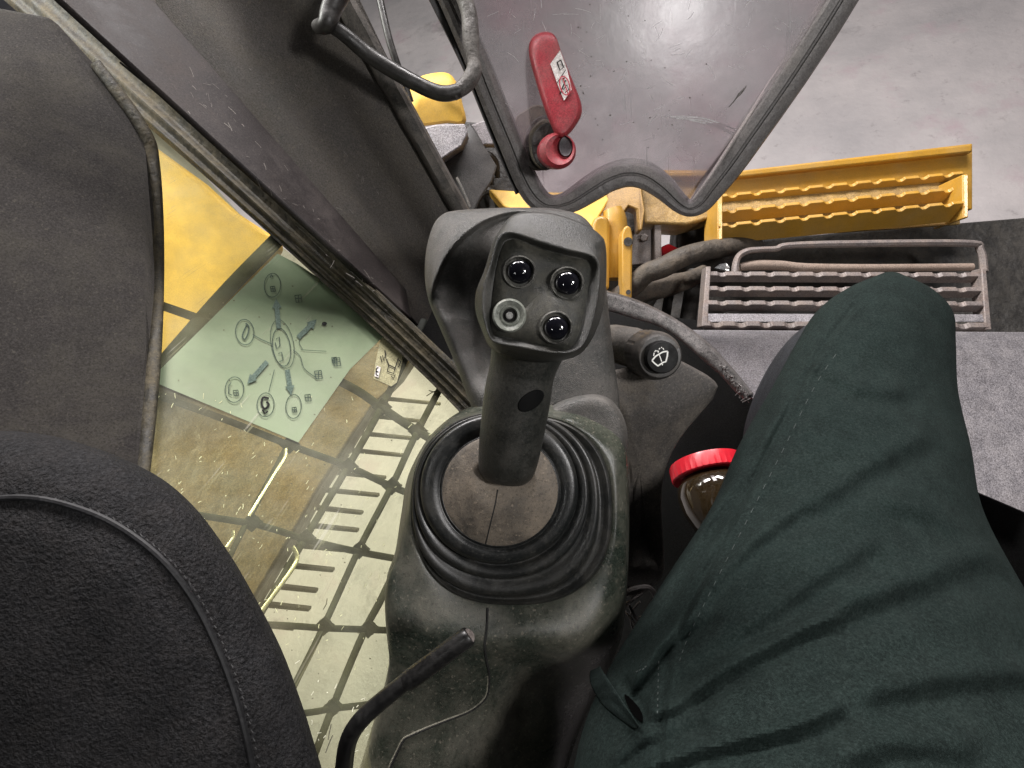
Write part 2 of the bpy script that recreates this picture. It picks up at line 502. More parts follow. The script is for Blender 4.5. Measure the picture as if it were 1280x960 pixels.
# ================================================================== SETTING
# cab shell round the camera: roof, rear wall, right wall, header over the side window
shell = mat('shell_dark', (.03, .03, .032), .7, .3, grain=.3)
for nm, (x0, y0, z0, x1, y1, z1) in (('cab_roof', (-1.0, -.80, 2.36, .90, .70, 2.40)), ('cab_rear_wall', (-1.0, -.84, .3, .90, -.803, 2.356)), ('cab_right_wall', (.903, -.84, .3, .94, .95, 2.40)), ('cab_header', (-1.04, -.84, 1.80, -1.003, .70, 2.40))):
    Vb = [(x, y, z) for z in (z0, z1) for y in (y0, y1) for x in (x0, x1)]
    tag(mk(nm, Vb, [(0, 1, 3, 2), (4, 6, 7, 5), (0, 4, 5, 1), (2, 3, 7, 6), (0, 2, 6, 4), (1, 5, 7, 3)], shell, None, smooth=0, bevel=.006), kind='structure')
fl = mk('workshop_floor', [(-14, -10, 0), (14, -10, 0), (14, 22, 0), (-14, 22, 0)], [(0, 1, 2, 3)], concrete, smooth=0)
tag(fl, kind='structure')

# depth planes of the cab
D_side = plane_inv((280, 520, 1 / 1.4), (477, 510, 1 / 1.25), (404, 784, 1 / 1.7))     # guard and side pane
D_front = plane_inv((562, 0, .85), (693, 255, .98), (993, 85, .90))                     # front door glass


# ------------------------------------------------------------------ cab pillar
def dpan(x, y): return 1 / (1.25 - .00033 * (x - 280) - .00040 * y)


pil = empty('cab_pillar', P(520, 450, 1.0), 'dark grained cab pillar slanting down beside the side window', 'cab pillar')
# broad grained panel
rows = []
for t in (-.5, 0, .25, .5, .75, 1.0, 1.25):
    rx, ry = 446 + (572 - 446) * t * 1.0, 0 + 262 * t
    lx, ly = 192 + 304 * t, 20 + 360 * t
    row = []
    for s in (0, .2, .4, .6, .8, 1):
        x, y = lx + (rx - lx) * s, ly + (ry - ly) * s
        row.append((x, y, dpan(x, y) + .035 * math.sin(PI * s) ** 2 + (.02 if s == 1 else 0)))
    rows.append(row)
V, F = grid_patch(rows, 6, 6)
mk('panel', V, F, panel_mat, pil, solid=.012)
# smoother strip below the ridge
rowsA = []
for t in (-.45, 0, .33, .66, 1.0):
    hx, hy = 212 + 290 * t, 34 + 333 * t
    lx, ly = 190 + 318 * t, 112 + 290 * t
    rowsA.append([(hx + (lx - hx) * s, hy + (ly - hy) * s, dpan(hx, hy) - .003 - .055 * s) for s in (0, .12, .5, .9, 1)])
V, F = grid_patch(rowsA, 4, 6)
mk('edge_strip', V, F, strip_mat, pil, solid=.01)
# right-hand flange rail with a nicked rim
rowsR = []
for i in range(31):
    t = -.45 + i * 1.5 / 30
    lx, ly = 416 + 148 * t, 262 * t
    rx, ry = 443 + 141 * t, 262 * t - 2
    w = noise.noise(Vector((t * 11, 0, 0))) * 2.2
    dd = dpan(lx, ly)
    rowsR.append([(lx - 3 + w, ly, dd + .02), (lx + w, ly, dd - .012), (lx + (rx - lx) * .5, ly, dd - .016), (rx - 1, ry, dd - .012), (rx + 2, ry, dd + .03)])
V, F = grid_patch(rowsR, 2, 1)
mk('flange', V, F, rail_mat, pil, solid=.006)
tp = bvh(bpy.data.objects['edge_strip']); tq = bvh(bpy.data.objects['panel']); scf = []; rs_ = random.Random(11)
for k in range(46):
    t = rs_.uniform(.1, 1); s_ = rs_.uniform(.05, .95); x = 212 + 290 * t - 18 * s_; y = 34 + 333 * t + 70 * s_ * (1 - t * .5)
    a = rs_.gauss(.85, .35); l = rs_.uniform(2, 14); scf.append(stroke([(x, y), (x + l * .5 * math.cos(a) + .4, y + l * .5 * math.sin(a)), (x + l * math.cos(a), y + l * math.sin(a))], rs_.uniform(.3, .9), tp, .0008))
for k in range(36):
    t = rs_.uniform(.0, 1); s_ = rs_.uniform(.1, .9); x = 192 + 304 * t + s_ * (250 - 190 * t); y = 20 + 360 * t - s_ * 90 * t
    a = rs_.gauss(1.0, .6); l = rs_.uniform(2, 9); scf.append(stroke([(x, y), (x + l * .5 * math.cos(a) + .3, y + l * .5 * math.sin(a)), (x + l * math.cos(a), y + l * math.sin(a))], rs_.uniform(.3, .7), tq, .0008))
tag(mk('scuff_mark', *join(*scf), mat('scuff', (.16, .145, .13), .7), pil, smooth=0), kind='stuff')
# thin bright lip along the bottom of the strip
V, F = tube_px([(150, 78, dpan(150, 78) - .05), (280, 187, dpan(280, 187) - .052), (406, 306, dpan(406, 306) - .052), (463, 365, dpan(463, 365) - .052), (506, 401, dpan(506, 401) - .05)], 1.3, 8, 6)
mk('lip', V, F, rail_mat, pil)
# end cap of the strip
V, F = slab([(477, 323, 1.0), (512, 366, 1.0), (512, 392, .99), (527, 424, 1.0), (500, 402, .95), (470, 372, .95)], .05)
mk('end_cap', V, F, strip_mat, pil, bevel=.004)

# window rubber frame below it
fr = empty('window_frame', P(440, 420, .93), 'black weathered rubber frame along the upper edge of the side window', 'window frame')
rows = []
for t in (-.45, 0, .25, .5, .75, 1, 1.12):
    ux, uy = 192 + 400 * t, 94 + 384 * t
    bx, by = 178 + 402 * t, 152 + (352) * t
    if t > .9: by = 505 + (t - 1) * 400; bx = 572 + (t - 1) * 300
    dd = D_side(bx, by) - .035
    rows.append([(ux, uy, dd + .04), (ux + (bx - ux) * .12, uy + (by - uy) * .12, dd - .005), (ux + (bx - ux) * .45, uy + (by - uy) * .45, dd + .012),
                 (ux + (bx - ux) * .62, uy + (by - uy) * .62, dd - .006), (ux + (bx - ux) * .78, uy + (by - uy) * .78, dd + .006), (ux + (bx - ux) * .9, uy + (by - uy) * .9, dd - .002), (bx, by, dd + .02)])
V, F = grid_patch(rows, 5, 8, dent=lambda x, y: .003 * noise.noise(Vector((x * .06, y * .06, 0))))
mk('rubber_profile', V, F, rubber_old, fr, solid=.012)

# black inner wall behind the tower
V, F = slab([(545, 262, 1.02), (470, 330, 1.0), (500, 420, .98), (580, 515, .97), (700, 540, .95), (760, 420, 1.0), (600, 300, 1.04)], .04)
o = mk('cab_wall', V, F, void_mat, None, bevel=.004); tag(o, kind='structure')

# ------------------------------------------------------------------ side window: guard, pane, decals
gd = empty('window_guard', P(404, 784, D_side(404, 784)), 'dark steel bar guard outside the left side window', 'window guard')


def bar(name, pts, w, m, parent, dep=.012, off=0.0):
    """flat rounded bar in the guard plane through pixel points"""
    pts = catmull(pts, 6)
    wp = [P(x, y, D_side(x, y, -.014 - off)) for x, y in pts]
    V, F = tube_w(wp, [w * .5 * D_side(x, y) / FPX for x, y in pts], 12, flat=.45)
    return mk(name, V, F, m, parent)


A_bars = [[(196, 380), (280, 410), (345, 440), (437, 483), (477, 509.5), (522, 539), (600, 582)],
          [(190, 492), (280, 524), (361, 556), (434.7, 583), (489.5, 608), (560, 636)],
          [(40, 610), (280, 649), (314, 654), (350, 664), (381, 674), (449, 690), (540, 706)],
          [(190, 782), (250, 780), (339, 781), (404, 785), (460, 787), (540, 790)],
          [(150, 915), (300, 900), (384, 891), (415, 886), (463, 880), (540, 868)]]
for k, a in enumerate(A_bars[1:]): bar('cross_bar', a, 9, mesh_mat, gd)
B_bars = [[(390, 255), (338, 308), (276, 372), (192, 468)],
          [(447, 390), (400, 478), (357, 562), (311, 648), (270, 730), (220, 830)],
          [(530, 400), (477, 509), (434.7, 584), (381, 674), (332, 757), (260, 880)],
          [(580, 430), (522, 539), (489.5, 608), (449, 686), (404, 784), (352, 890), (310, 990)],
          [(560, 590), (520, 660), (477, 748), (454, 792), (415, 886), (380, 980)]]
for k, a in enumerate(B_bars): bar('long_bar', a, (22, 8, 9, 8.5, 9.5)[k], mesh_mat, gd, off=.002)
bar('cross_bar', A_bars[0], 11, mesh_mat, gd)
# corner webs where bars cross
for (x, y) in ((477, 509), (434.7, 584), (381, 674), (489.5, 608), (449, 688), (404, 784), (314, 654), (522, 539), (415, 886), (361, 556), (460, 787)):
    V, F = [], []
    for k in range(16):
        a = 2 * PI * k / 16; r = 9 if k % 4 == 2 else 7
        V.append(P(x + 11 * math.cos(a) * (1.15 if k % 4 == 0 else .85), y + 10 * math.sin(a) * (1.15 if k % 4 == 0 else .85), D_side(x, y, -.012)))
    v = dirw(0, 0, -1) * .006
    n = 16; F = [tuple(range(n)), tuple(range(2 * n - 1, n - 1, -1))] + [(k, (k + 1) % n, n + (k + 1) % n, n + k) for k in range(n)]
    mk('weld_web', V + [q + v for q in V], F, mesh_mat, gd)
# shiny wire and bar highlights, put in as pale strips
bar('highlight_edge', [(357, 561), (356, 572), (345, 590), (311, 645)], 5, mesh_bright, gd, off=-.010)
bar('highlight_edge', [(366, 684), (371, 700), (352, 730), (325, 766)], 6, mesh_bright, gd, off=-.010)
bar('highlight_edge', [(291, 664), (291, 672), (283, 684)], 5, mesh_bright, gd, off=-.010)

win = empty('side_window', P(400, 700, D_side(400, 700)), 'scratched clear side window pane between seat and joystick console', 'side window')
pc = [(170, 130), (300, 270), (620, 520), (640, 1100), (150, 1100), (175, 600)]
V = [P(x, y, D_side(x, y)) for x, y in pc]
mk('pane', V, [tuple(range(6))], side_pane, win, smooth=0, solid=.004)
dd = lambda x, y: D_side(x, y, .003)
dec = mk('green_decal', [P(x, y, dd(x, y)) for x, y in ((347, 317), (372, 330), (440, 375), (500, 400), (437, 462), (373, 553), (280, 514), (196, 479), (192, 470), (280, 383))], [tuple(range(10))], decal_green, win, smooth=0, solid=-.0008)
sd = lambda x, y: D_side(x, y, .0055)


def ell(cx, cy, rx, ry, rot=0, n=20):
    return [(cx + rx * math.cos(a) * math.cos(rot) - ry * math.sin(a) * math.sin(rot), cy + rx * math.cos(a) * math.sin(rot) + ry * math.sin(a) * math.cos(rot)) for a in [2 * PI * k / n for k in range(n)]]


def arrow(ax, ay, bx, by, w=6, h=12):
    l = math.hypot(bx - ax, by - ay); ux, uy = (bx - ax) / l, (by - ay) / l; nx, ny = -uy, ux
    mx, my = bx - ux * h, by - uy * h
    return [(ax + nx * w / 2, ay + ny * w / 2), (mx + nx * w / 2, my + ny * w / 2), (mx + nx * w, my + ny * w), (bx, by), (mx - nx * w, my - ny * w), (mx - nx * w / 2, my - ny * w / 2), (ax - nx * w / 2, ay - ny * w / 2)]


rings_ = join(*[stroke(ell(cx, cy, rx, ry, ro), .9, d=sd, closed=True) for cx, cy, rx, ry, ro in
                ((340.5, 356.5, 10.3, 15, .05), (306, 415, 11.5, 16, -.1), (293, 487, 11.7, 16, .05), (332, 506, 10.7, 15, .05), (367, 508, 9.7, 15, .05))])
mk('symbol_ring', *rings_, ink_mid, dec, smooth=0)
arr = join(*[fillpoly(arrow(*a), d=sd) for a in ((348.5, 410, 345, 373), (372.5, 422, 396, 399), (334, 452, 309, 480), (359, 462, 364, 494))])
mk('symbol_arrow', *arr, ink_soft, dec, smooth=0)
lines = [stroke(ell(352, 434, 11, 24, -.15), 1.0, d=sd, closed=True), stroke(ell(353, 430, 14, 31, -.2), .7, d=sd, closed=True),
         stroke([(345, 424), (349, 421), (350, 432), (346, 436), (344, 428)], 1.2, d=sd), stroke([(348, 442), (352, 440), (354, 450), (349, 452)], 1.1, d=sd),
         stroke([(316, 418), (326, 424), (340, 430)], .9, d=sd), stroke([(366, 437), (375, 445), (380, 460), (392, 470), (398, 474)], .8, d=sd, smooth=True),
         stroke([(378, 436), (374, 428), (378, 420), (385, 415)], .7, d=sd, smooth=True), stroke([(376, 437), (390, 438), (408, 439)], .6, d=sd), stroke([(343, 462), (339, 478), (336, 490)], .8, d=sd)]
for (cx, cy, s) in ((341, 361, 3.2), (295, 491, 3.4), (373, 373, 4.5), (398, 468, 5), (421, 452, 5), (385, 497, 4), (368, 512, 3), (418, 450, 3.5)):
    q = [(cx - s, cy - s * .8), (cx + s * .7, cy - s), (cx + s, cy + s), (cx - s * .6, cy + s * 1.1)]
    lines.append(stroke(q, 1.1, d=sd, closed=True)); lines.append(stroke([(cx - s * .8, cy), (cx + s * .9, cy)], .9, d=sd)); lines.append(stroke([(cx, cy - s), (cx + .4, cy + s)], .9, d=sd))
lines.append(stroke([(338, 347), (339, 343), (341, 346)], 1.4, d=sd))
lines.append(stroke([(307, 404), (311, 408), (310, 417), (306, 424), (303, 420), (306, 411), (309, 406)], 1.5, d=sd, smooth=True))
lines.append(stroke([(289, 478), (286, 482), (286, 492), (290, 494)], 1.1, d=sd))
mk('symbol_line', *join(*lines), ink_mid, dec, smooth=0)
dk = [stroke([(336, 498), (329, 497), (327, 505), (331, 511), (336, 506), (333, 502)], 2.6, d=sd, smooth=True), stroke([(328, 512), (331, 517), (335, 514)], 2.2, d=sd),
      fillpoly(ell(405.5, 404.5, 3.2, 2.3), d=sd)]
mk('symbol_mark', *join(*dk), ink, dec, smooth=0)

lab = mk('small_label', [P(x, y, dd(x, y)) for x, y in ((477, 417), (506, 441), (496, 478), (489, 483), (467, 473), (469, 455))], [tuple(range(6))], grey_label, win, smooth=0, solid=-.0008)
ws = [fillpoly([(471, 457), (476, 459), (473, 472), (468, 470)], d=sd)]
mk('white_patch', *join(*ws), white_label, lab, smooth=0)
dk = [stroke([(473, 459), (470.5, 461), (470, 468), (472.5, 469.5)], 1.4, d=lambda x, y: D_side(x, y, .0062)), stroke([(470.5, 464), (473, 465)], 1.3, d=lambda x, y: D_side(x, y, .0062)),
      stroke([(483, 449), (486, 456), (494, 460)], 1.3, d=sd), stroke([(486, 456), (484, 464), (492, 467), (494, 460), (498, 447)], 1.2, d=sd), stroke([(478, 444), (480, 451)], .9, d=sd), stroke([(475.5, 445), (477.5, 453)], .9, d=sd),
      stroke([(481, 438), (482, 443), (481, 448)], 1.4, d=sd), stroke([(497, 449), (501, 452), (498, 459)], 1.2, d=sd), stroke([(489, 470), (492, 473), (494, 468)], 1.1, d=sd), stroke([(503, 446), (504, 452)], 1.0, d=sd)]
mk('label_symbol', *join(*dk), ink, lab, smooth=0)
# scratches and a frayed tuft on the pane
sc_ = []
rnd = random.Random(3)
for k in range(260):
    x = rnd.uniform(150, 560); y = rnd.uniform(490, 950)
    a = rnd.gauss(-1.05, .5); l = rnd.uniform(1.5, 7)
    sc_.append(stroke([(x, y), (x + l * .5 * math.cos(a) + rnd.uniform(-.6, .6), y + l * .5 * math.sin(a)), (x + l * math.cos(a), y + l * math.sin(a))], rnd.uniform(.4, .9), d=dd))
tag(mk('scratch', *join(*sc_), mat('scratch_light', (.55, .55, .42), .6), win, smooth=0), kind='stuff')
sp_ = []
for k in range(110):
    x = rnd.uniform(180, 560); y = rnd.uniform(330, 950)
    sp_.append(fillpoly(ell(x, y, rnd.uniform(.5, 1.4), rnd.uniform(.5, 1.1), 0, 6), d=dd))
for a in (((533, 495), (541, 490), (553, 486)), ((536, 488), (545, 491), (556, 484)), ((410, 925), (414, 905), (411, 918)), ((407, 941), (413, 925), (416, 919)), ((404, 762), (408, 755), (409, 748))):
    sp_.append(stroke(list(a), 1.2, d=dd))
tag(mk('dirt_speck', *join(*sp_), mat('speck_dark', (.05, .045, .03), .8), win, smooth=0), kind='stuff')

rp = empty('rear_cab_post', P(180, 560, .8), 'dark dusty rear cab post beside the seat bolster', 'cab post')
dps = lambda x, y: (x, y, min(.86, D_side(x, y, .02)))
mk('post_plate', *slab([dps(*q) for q in ((-260, -40), (60, 20), (150, 118), (188, 190), (193, 330), (186, 470), (170, 640), (-260, 640))], .02), mat('post_paint', (.022, .020, .019), .9, .12, dust=(.06, .055, .045), dusta=.5, dscale=9), rp, bevel=.006)
V, F = tube_px([dps(*q) for q in ((120, 80), (178, 160), (192, 210), (197, 330), (191, 470), (172, 650))], [7, 8, 8, 8, 9, 9], 14, 8, flat=.7); mk('post_trim', V, F, rubber_old, rp)
# outside the side window: lowered loader arm, made-up slats for shadow stripes, yellow cap
la = empty('loader_arm', P(350, 560, 1.25), 'dirty brown yellow loader arm lying outside the guarded side window', 'loader arm')
e = [(494, 478), (465.6, 506), (440, 545), (423, 573), (392, 621), (367, 666), (330, 728), (270, 830)]
V, F = slab([(x, y, 1.25 - (y - 480) * .0006) for x, y in e] + [(-100, 900, 1.0), (-100, 380, 1.2), (280, 380, 1.25), (440, 380, 1.3), (520, 440, 1.3)], .10)
mk('arm_plate', V, F, arm_mat, la, bevel=.006)
V, F = slab([(x, y, .0 + 1.17) for x, y in ((-80, 350), (270, 300), (420, 420), (400, 440), (262, 330), (-80, 380))], .05)
mk('arm_rib', V, F, arm_mat, la, bevel=.004)
sl = empty('shadow_stripes', P(430, 650, 1.3), 'row of made-up pale slats standing in for shadow stripes beyond the loader arm', 'step')
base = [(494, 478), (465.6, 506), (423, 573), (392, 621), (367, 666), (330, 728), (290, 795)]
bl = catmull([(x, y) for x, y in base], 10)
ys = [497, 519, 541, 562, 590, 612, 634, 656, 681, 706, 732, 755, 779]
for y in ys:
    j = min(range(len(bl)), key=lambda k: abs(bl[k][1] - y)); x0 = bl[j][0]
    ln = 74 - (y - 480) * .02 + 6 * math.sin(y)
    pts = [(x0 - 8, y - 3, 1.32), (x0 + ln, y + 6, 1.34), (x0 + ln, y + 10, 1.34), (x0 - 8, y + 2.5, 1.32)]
    V, F = slab(pts, .02); mk('shadow_slat', V, F, shadow_slat_mat, sl, bevel=.002)  # added slat drawing one shadow stripe of the floor
yc = empty('yellow_guard', P(290, 320, 1.15), 'bright yellow steel panel showing at the left edge above the green decal', 'panel')
V, F = slab([(-60, 0, 1.12), (250, 225, 1.1), (290, 262, 1.1), (345, 298, 1.1), (346, 310, 1.1), (270, 392, 1.1), (200, 462, 1.1), (60, 500, 1.1), (-60, 500, 1.1)], .04)
mk('panel_plate', V, F, yellow_floor, yc, bevel=.01)

# ------------------------------------------------------------------ outside the front: machine parts
ob = empty('quick_coupler', P(800, 330, 1.3), 'yellow coupler bracket with pin lugs outside the front door seal', 'coupler')
V, F = slab([(610, 236, 1.32), (640, 238, 1.32), (700, 240, 1.32), (752, 224, 1.32), (763, 250, 1.32), (741, 282, 1.28), (735, 288, 1.28), (690, 282, 1.28), (628, 258, 1.30)], .05)
mk('top_plate', V, F, yellow_floor, ob, bevel=.006)
V, F = slab([(760, 226, 1.33), (800, 222, 1.33), (806, 262, 1.3), (803, 288, 1.3), (798, 288, 1.3), (796, 262, 1.3), (786, 258, 1.3), (780, 266, 1.3), (779, 277, 1.3), (752, 283, 1.3), (741, 284, 1.3)], .04)
mk('web_plate', V, F, mat('yellow_worn', (.27, .15, .03), .45, .4, dust=(.2, .14, .07), dusta=.5, dscale=14), ob, bevel=.004)
for x0, x1, y0, y1, dd_ in ((741, 763, 268, 362, 1.27), (778, 791, 281, 374, 1.24)):
    pts = [(x0, y1, dd_), (x0 - 1, y0 + 12, dd_), (x0 + 2, y0 + 3, dd_), ((x0 + x1) / 2, y0, dd_), (x1 - 2, y0 + 3, dd_), (x1, y0 + 14, dd_), (x1 - 1, y1, dd_)]
    V, F = slab(pts, .05); mk('pin_lug', V, F, yellow, ob, bevel=.008)
V, F = tube_px([(765, 262, 1.31), (768, 275, 1.31), (769, 300, 1.31), (769, 330, 1.31), (768, 349, 1.31)], [12, 15, 16, 15, 12], 20, 4); mk('pin_boss', V, F, yellow, ob)
V, F = tube_px([(770, 304, 1.285), (770, 305, 1.3)], 2.6, 12, 2); mk('grease_hole', V, F, machine_mat, ob)
mk('inner_block', *slab([(774, 252, 1.42), (804, 252, 1.42), (804, 292, 1.42), (774, 292, 1.42)], .05), machine_mat, ob)
V, F = tube_px([(785, 302, 1.235), (785.5, 303, 1.25)], 5.5, 16, 2); mk('pin', V, F, machine_mat, ob)
V, F = tube_px([(785.5, 365, 1.236), (785.5, 366, 1.25)], 3, 12, 2); mk('pin_hole', V, F, machine_mat, ob)
bb = mk('cross_beam', *slab([(800, 222, 1.36), (905, 228, 1.36), (905, 268, 1.33), (858, 281, 1.33), (806, 279, 1.33)], .10), yellow_dirty_shaded, ob, bevel=.006)  # brown tone puts the shade under the seal into the beam colour

# chassis behind everything in the front
ch = mk('machine_chassis', *slab([(560, 150, 1.42), (636, 155, 1.42), (650, 290, 1.42), (560, 300, 1.35)], .06), machine_mat, None, bevel=.006)
tag(ch, 'black machine body panel between the pillar flange and the door seal', 'machine body')
V, F = [], []
lumps = []
for k in range(9):
    x = 590 + 5 * (k % 4) + random.uniform(-8, 14); y = 176 + k * 9
    lumps.append(tube_px([(x - 14, y + 14, 1.38), (x, y, 1.36), (x + 12, y + 8, 1.38), (x + 16, y + 28, 1.40)], [3, 5, 5, 3], 8, 5))
mk('hose_bundle', *join(*lumps), machine_mat, ch)
V, F = slab([(850, 258, 1.46), (903, 250, 1.46), (905, 312, 1.44), (850, 352, 1.44), (846, 300, 1.44)], .08)
o = mk('hose_block', V, F, machine_mat, None, bevel=.01); tag(o, 'black block between the coupler beam and the yellow tread step', 'block')
V, F = slab([(790, 286, 1.50), (1400, 286, 1.50), (1400, 470, 1.35), (790, 470, 1.35)], .05)
# chassis bottom under the grate (keeps the gap at 834-850 open to the floor)
V, F = slab([(735, 330, 1.46), (870, 330, 1.46), (905, 302, 1.46), (1420, 260, 1.46), (1420, 480, 1.30), (735, 480, 1.30)], .05)
o = mk('front_frame', V, F, machine_mat, None, bevel=.01); tag(o, 'black lower frame behind the hoses and the steel grate', 'machine frame')

sp = empty('steel_bracket', P(805, 320, 1.36), 'grey steel bracket with a bolt right of the yellow pin lugs', 'bracket')
mk('bracket_plate', *slab([(786, 288, 1.36), (815, 286, 1.36), (815, 330, 1.36), (786, 332, 1.36)], .02), steel, sp, bevel=.003)
mk('bracket_post', *slab([(818, 280, 1.34), (827, 280, 1.34), (827, 326, 1.34), (818, 326, 1.34)], .03), steel, sp, bevel=.003)
V, F = tube_w([P(805, 297, 1.36), P(805, 297, 1.35), P(805, 297, 1.335)], [.011, .011, .008], 6); mk('bolt_head', V, F, steel, sp, smooth=0, bevel=.001)
o = mk('red_cap', *slab([(827, 308, 1.40), (836, 304, 1.40), (850, 311, 1.40), (850, 322, 1.39), (828, 324, 1.39)], .03), red_lid, None, bevel=.004)
tag(o, 'small red cap peeking over the dusty hydraulic hose', 'cap')

# hoses
def hose(pts, r, label, m=hose_dirty, name='hydraulic_hose', group='dirty hydraulic hoses in front of the cab'):
    V, F = tube_px(pts, r, 18, 8); o = mk(name, V, F, m); tag(o, label, 'hose', group); return o


hose([(772, 372, 1.30), (792, 357, 1.27), (808, 342, 1.25), (829, 334, 1.24), (857, 320, 1.24), (895, 311, 1.26), (945, 306, 1.32)], [12, 12.5, 12.5, 13, 12.5, 12, 11], 'thick dusty hose sloping up right from the yellow lugs')
hose([(780, 384, 1.33), (800, 366, 1.31), (830, 358, 1.30), (860, 350, 1.31), (880, 340, 1.34)], [14, 14, 14, 11, 9], 'crumpled dusty hose lying under the thick hose')
hose([(838, 362, 1.34), (835, 376, 1.33), (832, 395, 1.32), (826, 420, 1.3)], 6, 'thin hose dropping under the crumpled hose', machine_mat)
hose([(868, 340, 1.34), (866, 360, 1.33), (862, 385, 1.32), (856, 420, 1.3)], 10, 'black hose dropping left of the grate side bar', machine_mat)
hose([(815, 372, 1.34), (808, 384, 1.33), (800, 395, 1.32)], 7, 'short black hose end just above the door sill', machine_mat)

# yellow tread step
ys_ = empty('yellow_tread_step', P(950, 290, 1.27), 'yellow step with notched tread bars above the steel grate', 'step')
def lin(x, x0, y0, sl_): return y0 + (x - x0) * sl_
mk('back_plate', *slab([(820, 212, 1.36), (926, 213, 1.36), (1216, 179, 1.36), (1216, 262, 1.36), (903, 262, 1.36), (895, 245, 1.36)], .02), yellow, ys_, bevel=.003)
mk('top_lip', *slab([(815, 214, 1.34), (926, 213, 1.34), (1216, 180, 1.34), (1216, 190, 1.34), (926, 221, 1.34), (815, 221, 1.34)], .03), yellow, ys_, bevel=.004)
mk('side_plate', *slab([(897, 243, 1.27), (904, 243, 1.27), (903, 280, 1.25), (904, 300, 1.25), (897, 300, 1.25)], .09), yellow, ys_, bevel=.003)


def notched(x0, x1, y0, slope, h, d, pitch, first, nw, nd, thick, m, name, parent):
    """upright plate of height h metres whose top edge is notched (nw wide, nd deep, metres)"""
    A = P(x0, y0, d); B = P(x1, lin(x1, x0, y0, slope), d); Lv = (B - A); ln_ = Lv.length; Lv.normalize()
    T = Vector((0, 0, 1)).cross(Lv).normalized() * thick; D = Vector((0, 0, -1))
    k = ln_ / (x1 - x0); pr = [(0, 0)]; x = (first - x0) * k; w = nw * k
    while x < ln_ - w:
        for q, f in ((-.62, 0), (-.45, .55), (-.2, 1), (.2, 1), (.45, .55), (.62, 0)): pr.append((x + q * w, nd * f))
        x += pitch * k
    pr.append((ln_, 0)); n = len(pr)
    top = [A + Lv * a + D * b_ for a, b_ in pr]; bot = [A + Lv * a + D * h for a, b_ in pr]
    V = top + bot + [v + T for v in top] + [v + T for v in bot]; F = []
    for k in range(n - 1):
        F += [(k, k + 1, n + k + 1, n + k), (2 * n + k, 2 * n + k + 1, 3 * n + k + 1, 3 * n + k), (k, k + 1, 2 * n + k + 1, 2 * n + k), (n + k, n + k + 1, 3 * n + k + 1, 3 * n + k)]
    F += [(0, n, 3 * n, 2 * n), (n - 1, 2 * n - 1, 4 * n - 1, 3 * n - 1)]
    return mk(name, V, F, m, parent, smooth=0, bevel=.0012)


for y0, d_, h in ((246, 1.33, .035), (265, 1.29, .035), (283, 1.25, .055)):
    notched(899, 1205, y0, -.095, h, d_, 30, 916, 10, .007, .009, yellow, 'tread_bar', ys_)
mk('floor_plate', *slab([(900, 252, 1.345), (1200, 226, 1.345), (1200, 280, 1.30), (901, 300, 1.30)], .01), yellow_dirty_shaded, ys_)

mk('side_plate', *slab([(1203, 218, 1.27), (1211, 217, 1.27), (1210, 255, 1.25), (1211, 272, 1.25), (1204, 273, 1.25)], .09), yellow, ys_, bevel=.003)
# steel grate
gr = empty('steel_grate', P(950, 400, 1.15), 'rusty grey steel grate with notched bars below the yellow step', 'grate')
mk('side_bar', *slab([(883, 333, 1.16), (889, 333, 1.16), (885, 408, 1.10), (877, 408, 1.10)], .03), grate_mat, gr, bevel=.002)
mk('side_bar', *slab([(1227, 335, 1.16), (1233, 335, 1.16), (1240, 412, 1.10), (1232, 412, 1.10)], .03), grate_mat, gr, bevel=.002)
for y0, d_ in ((340, 1.16), (358.5, 1.14), (376.5, 1.12)):
    notched(886, 1230, y0 + 4, .004, .022, d_, 30, 903, 9, .004, .011, grate_mat, 'grate_bar', gr)
notched(879, 1236, 407, .006, .02, 1.10, 31, 896, 12, .006, .012, grate_mat, 'grate_bar', gr)
mk('rear_plate', *slab([(884, 392, 1.12), (1228, 393, 1.12), (1232, 402, 1.11), (881, 402, 1.11)], .008), plate_mat, gr)
V, F = tube_px([(919, 345, 1.17), (919, 334, 1.175), (923, 321, 1.18), (934, 314, 1.18), (950, 312, 1.18), (970, 311, 1.18), (985, 307, 1.18), (1050, 305, 1.18), (1205, 304, 1.18), (1225, 312, 1.18), (1230, 340, 1.17)], [4.5, 4.5, 4, 4, 3.6, 3.6, 4, 4.5, 4.5, 4.5, 4.5], 8, 5)
mk('top_rim', V, F, grate_mat, gr)
V, F = tube_px([(924, 334, 1.19), (945, 331.5, 1.19), (975, 332, 1.19), (1010, 335, 1.19), (1100, 335, 1.19), (1215, 334, 1.19)], [5, 6.5, 6.5, 6, 5, 5], 10, 5)
mk('tan_tube', V, F, tan_hose, gr)
for k, (x, y, s_) in enumerate(((905, 334, 9), (912, 384, 5), (908, 394, 6))):
    pts = [(x + s_ * (1.3 if i % 2 else .8) * math.cos(i), y + s_ * .6 * math.sin(i * 1.0), 1.17 + (i % 3) * .006) for i in range(6)]
    o = mk('foil_scrap', *slab(pts, .004), shiny, None, smooth=0); tag(o, ('crumpled silver scrap at the top left corner of the grate', 'tiny silver scrap low between the grate bars', 'tiny silver scrap on the rear plate of the grate')[k], 'scrap', 'bright scraps caught in the grate')

# floor plate in front of the sill
V, F = slab([(840, 412, 1.10), (1420, 416, 1.10), (1420, 700, .93), (1000, 520, .93), (958, 506, .94), (937, 497, .95), (926, 476, .97), (906, 452, 1.0), (887, 433, 1.03)], .012)
o = mk('floor_plate', V, F, plate_mat, None, bevel=.002); tag(o, 'speckled grey steel plate between the grate and the door sill', 'steel plate')

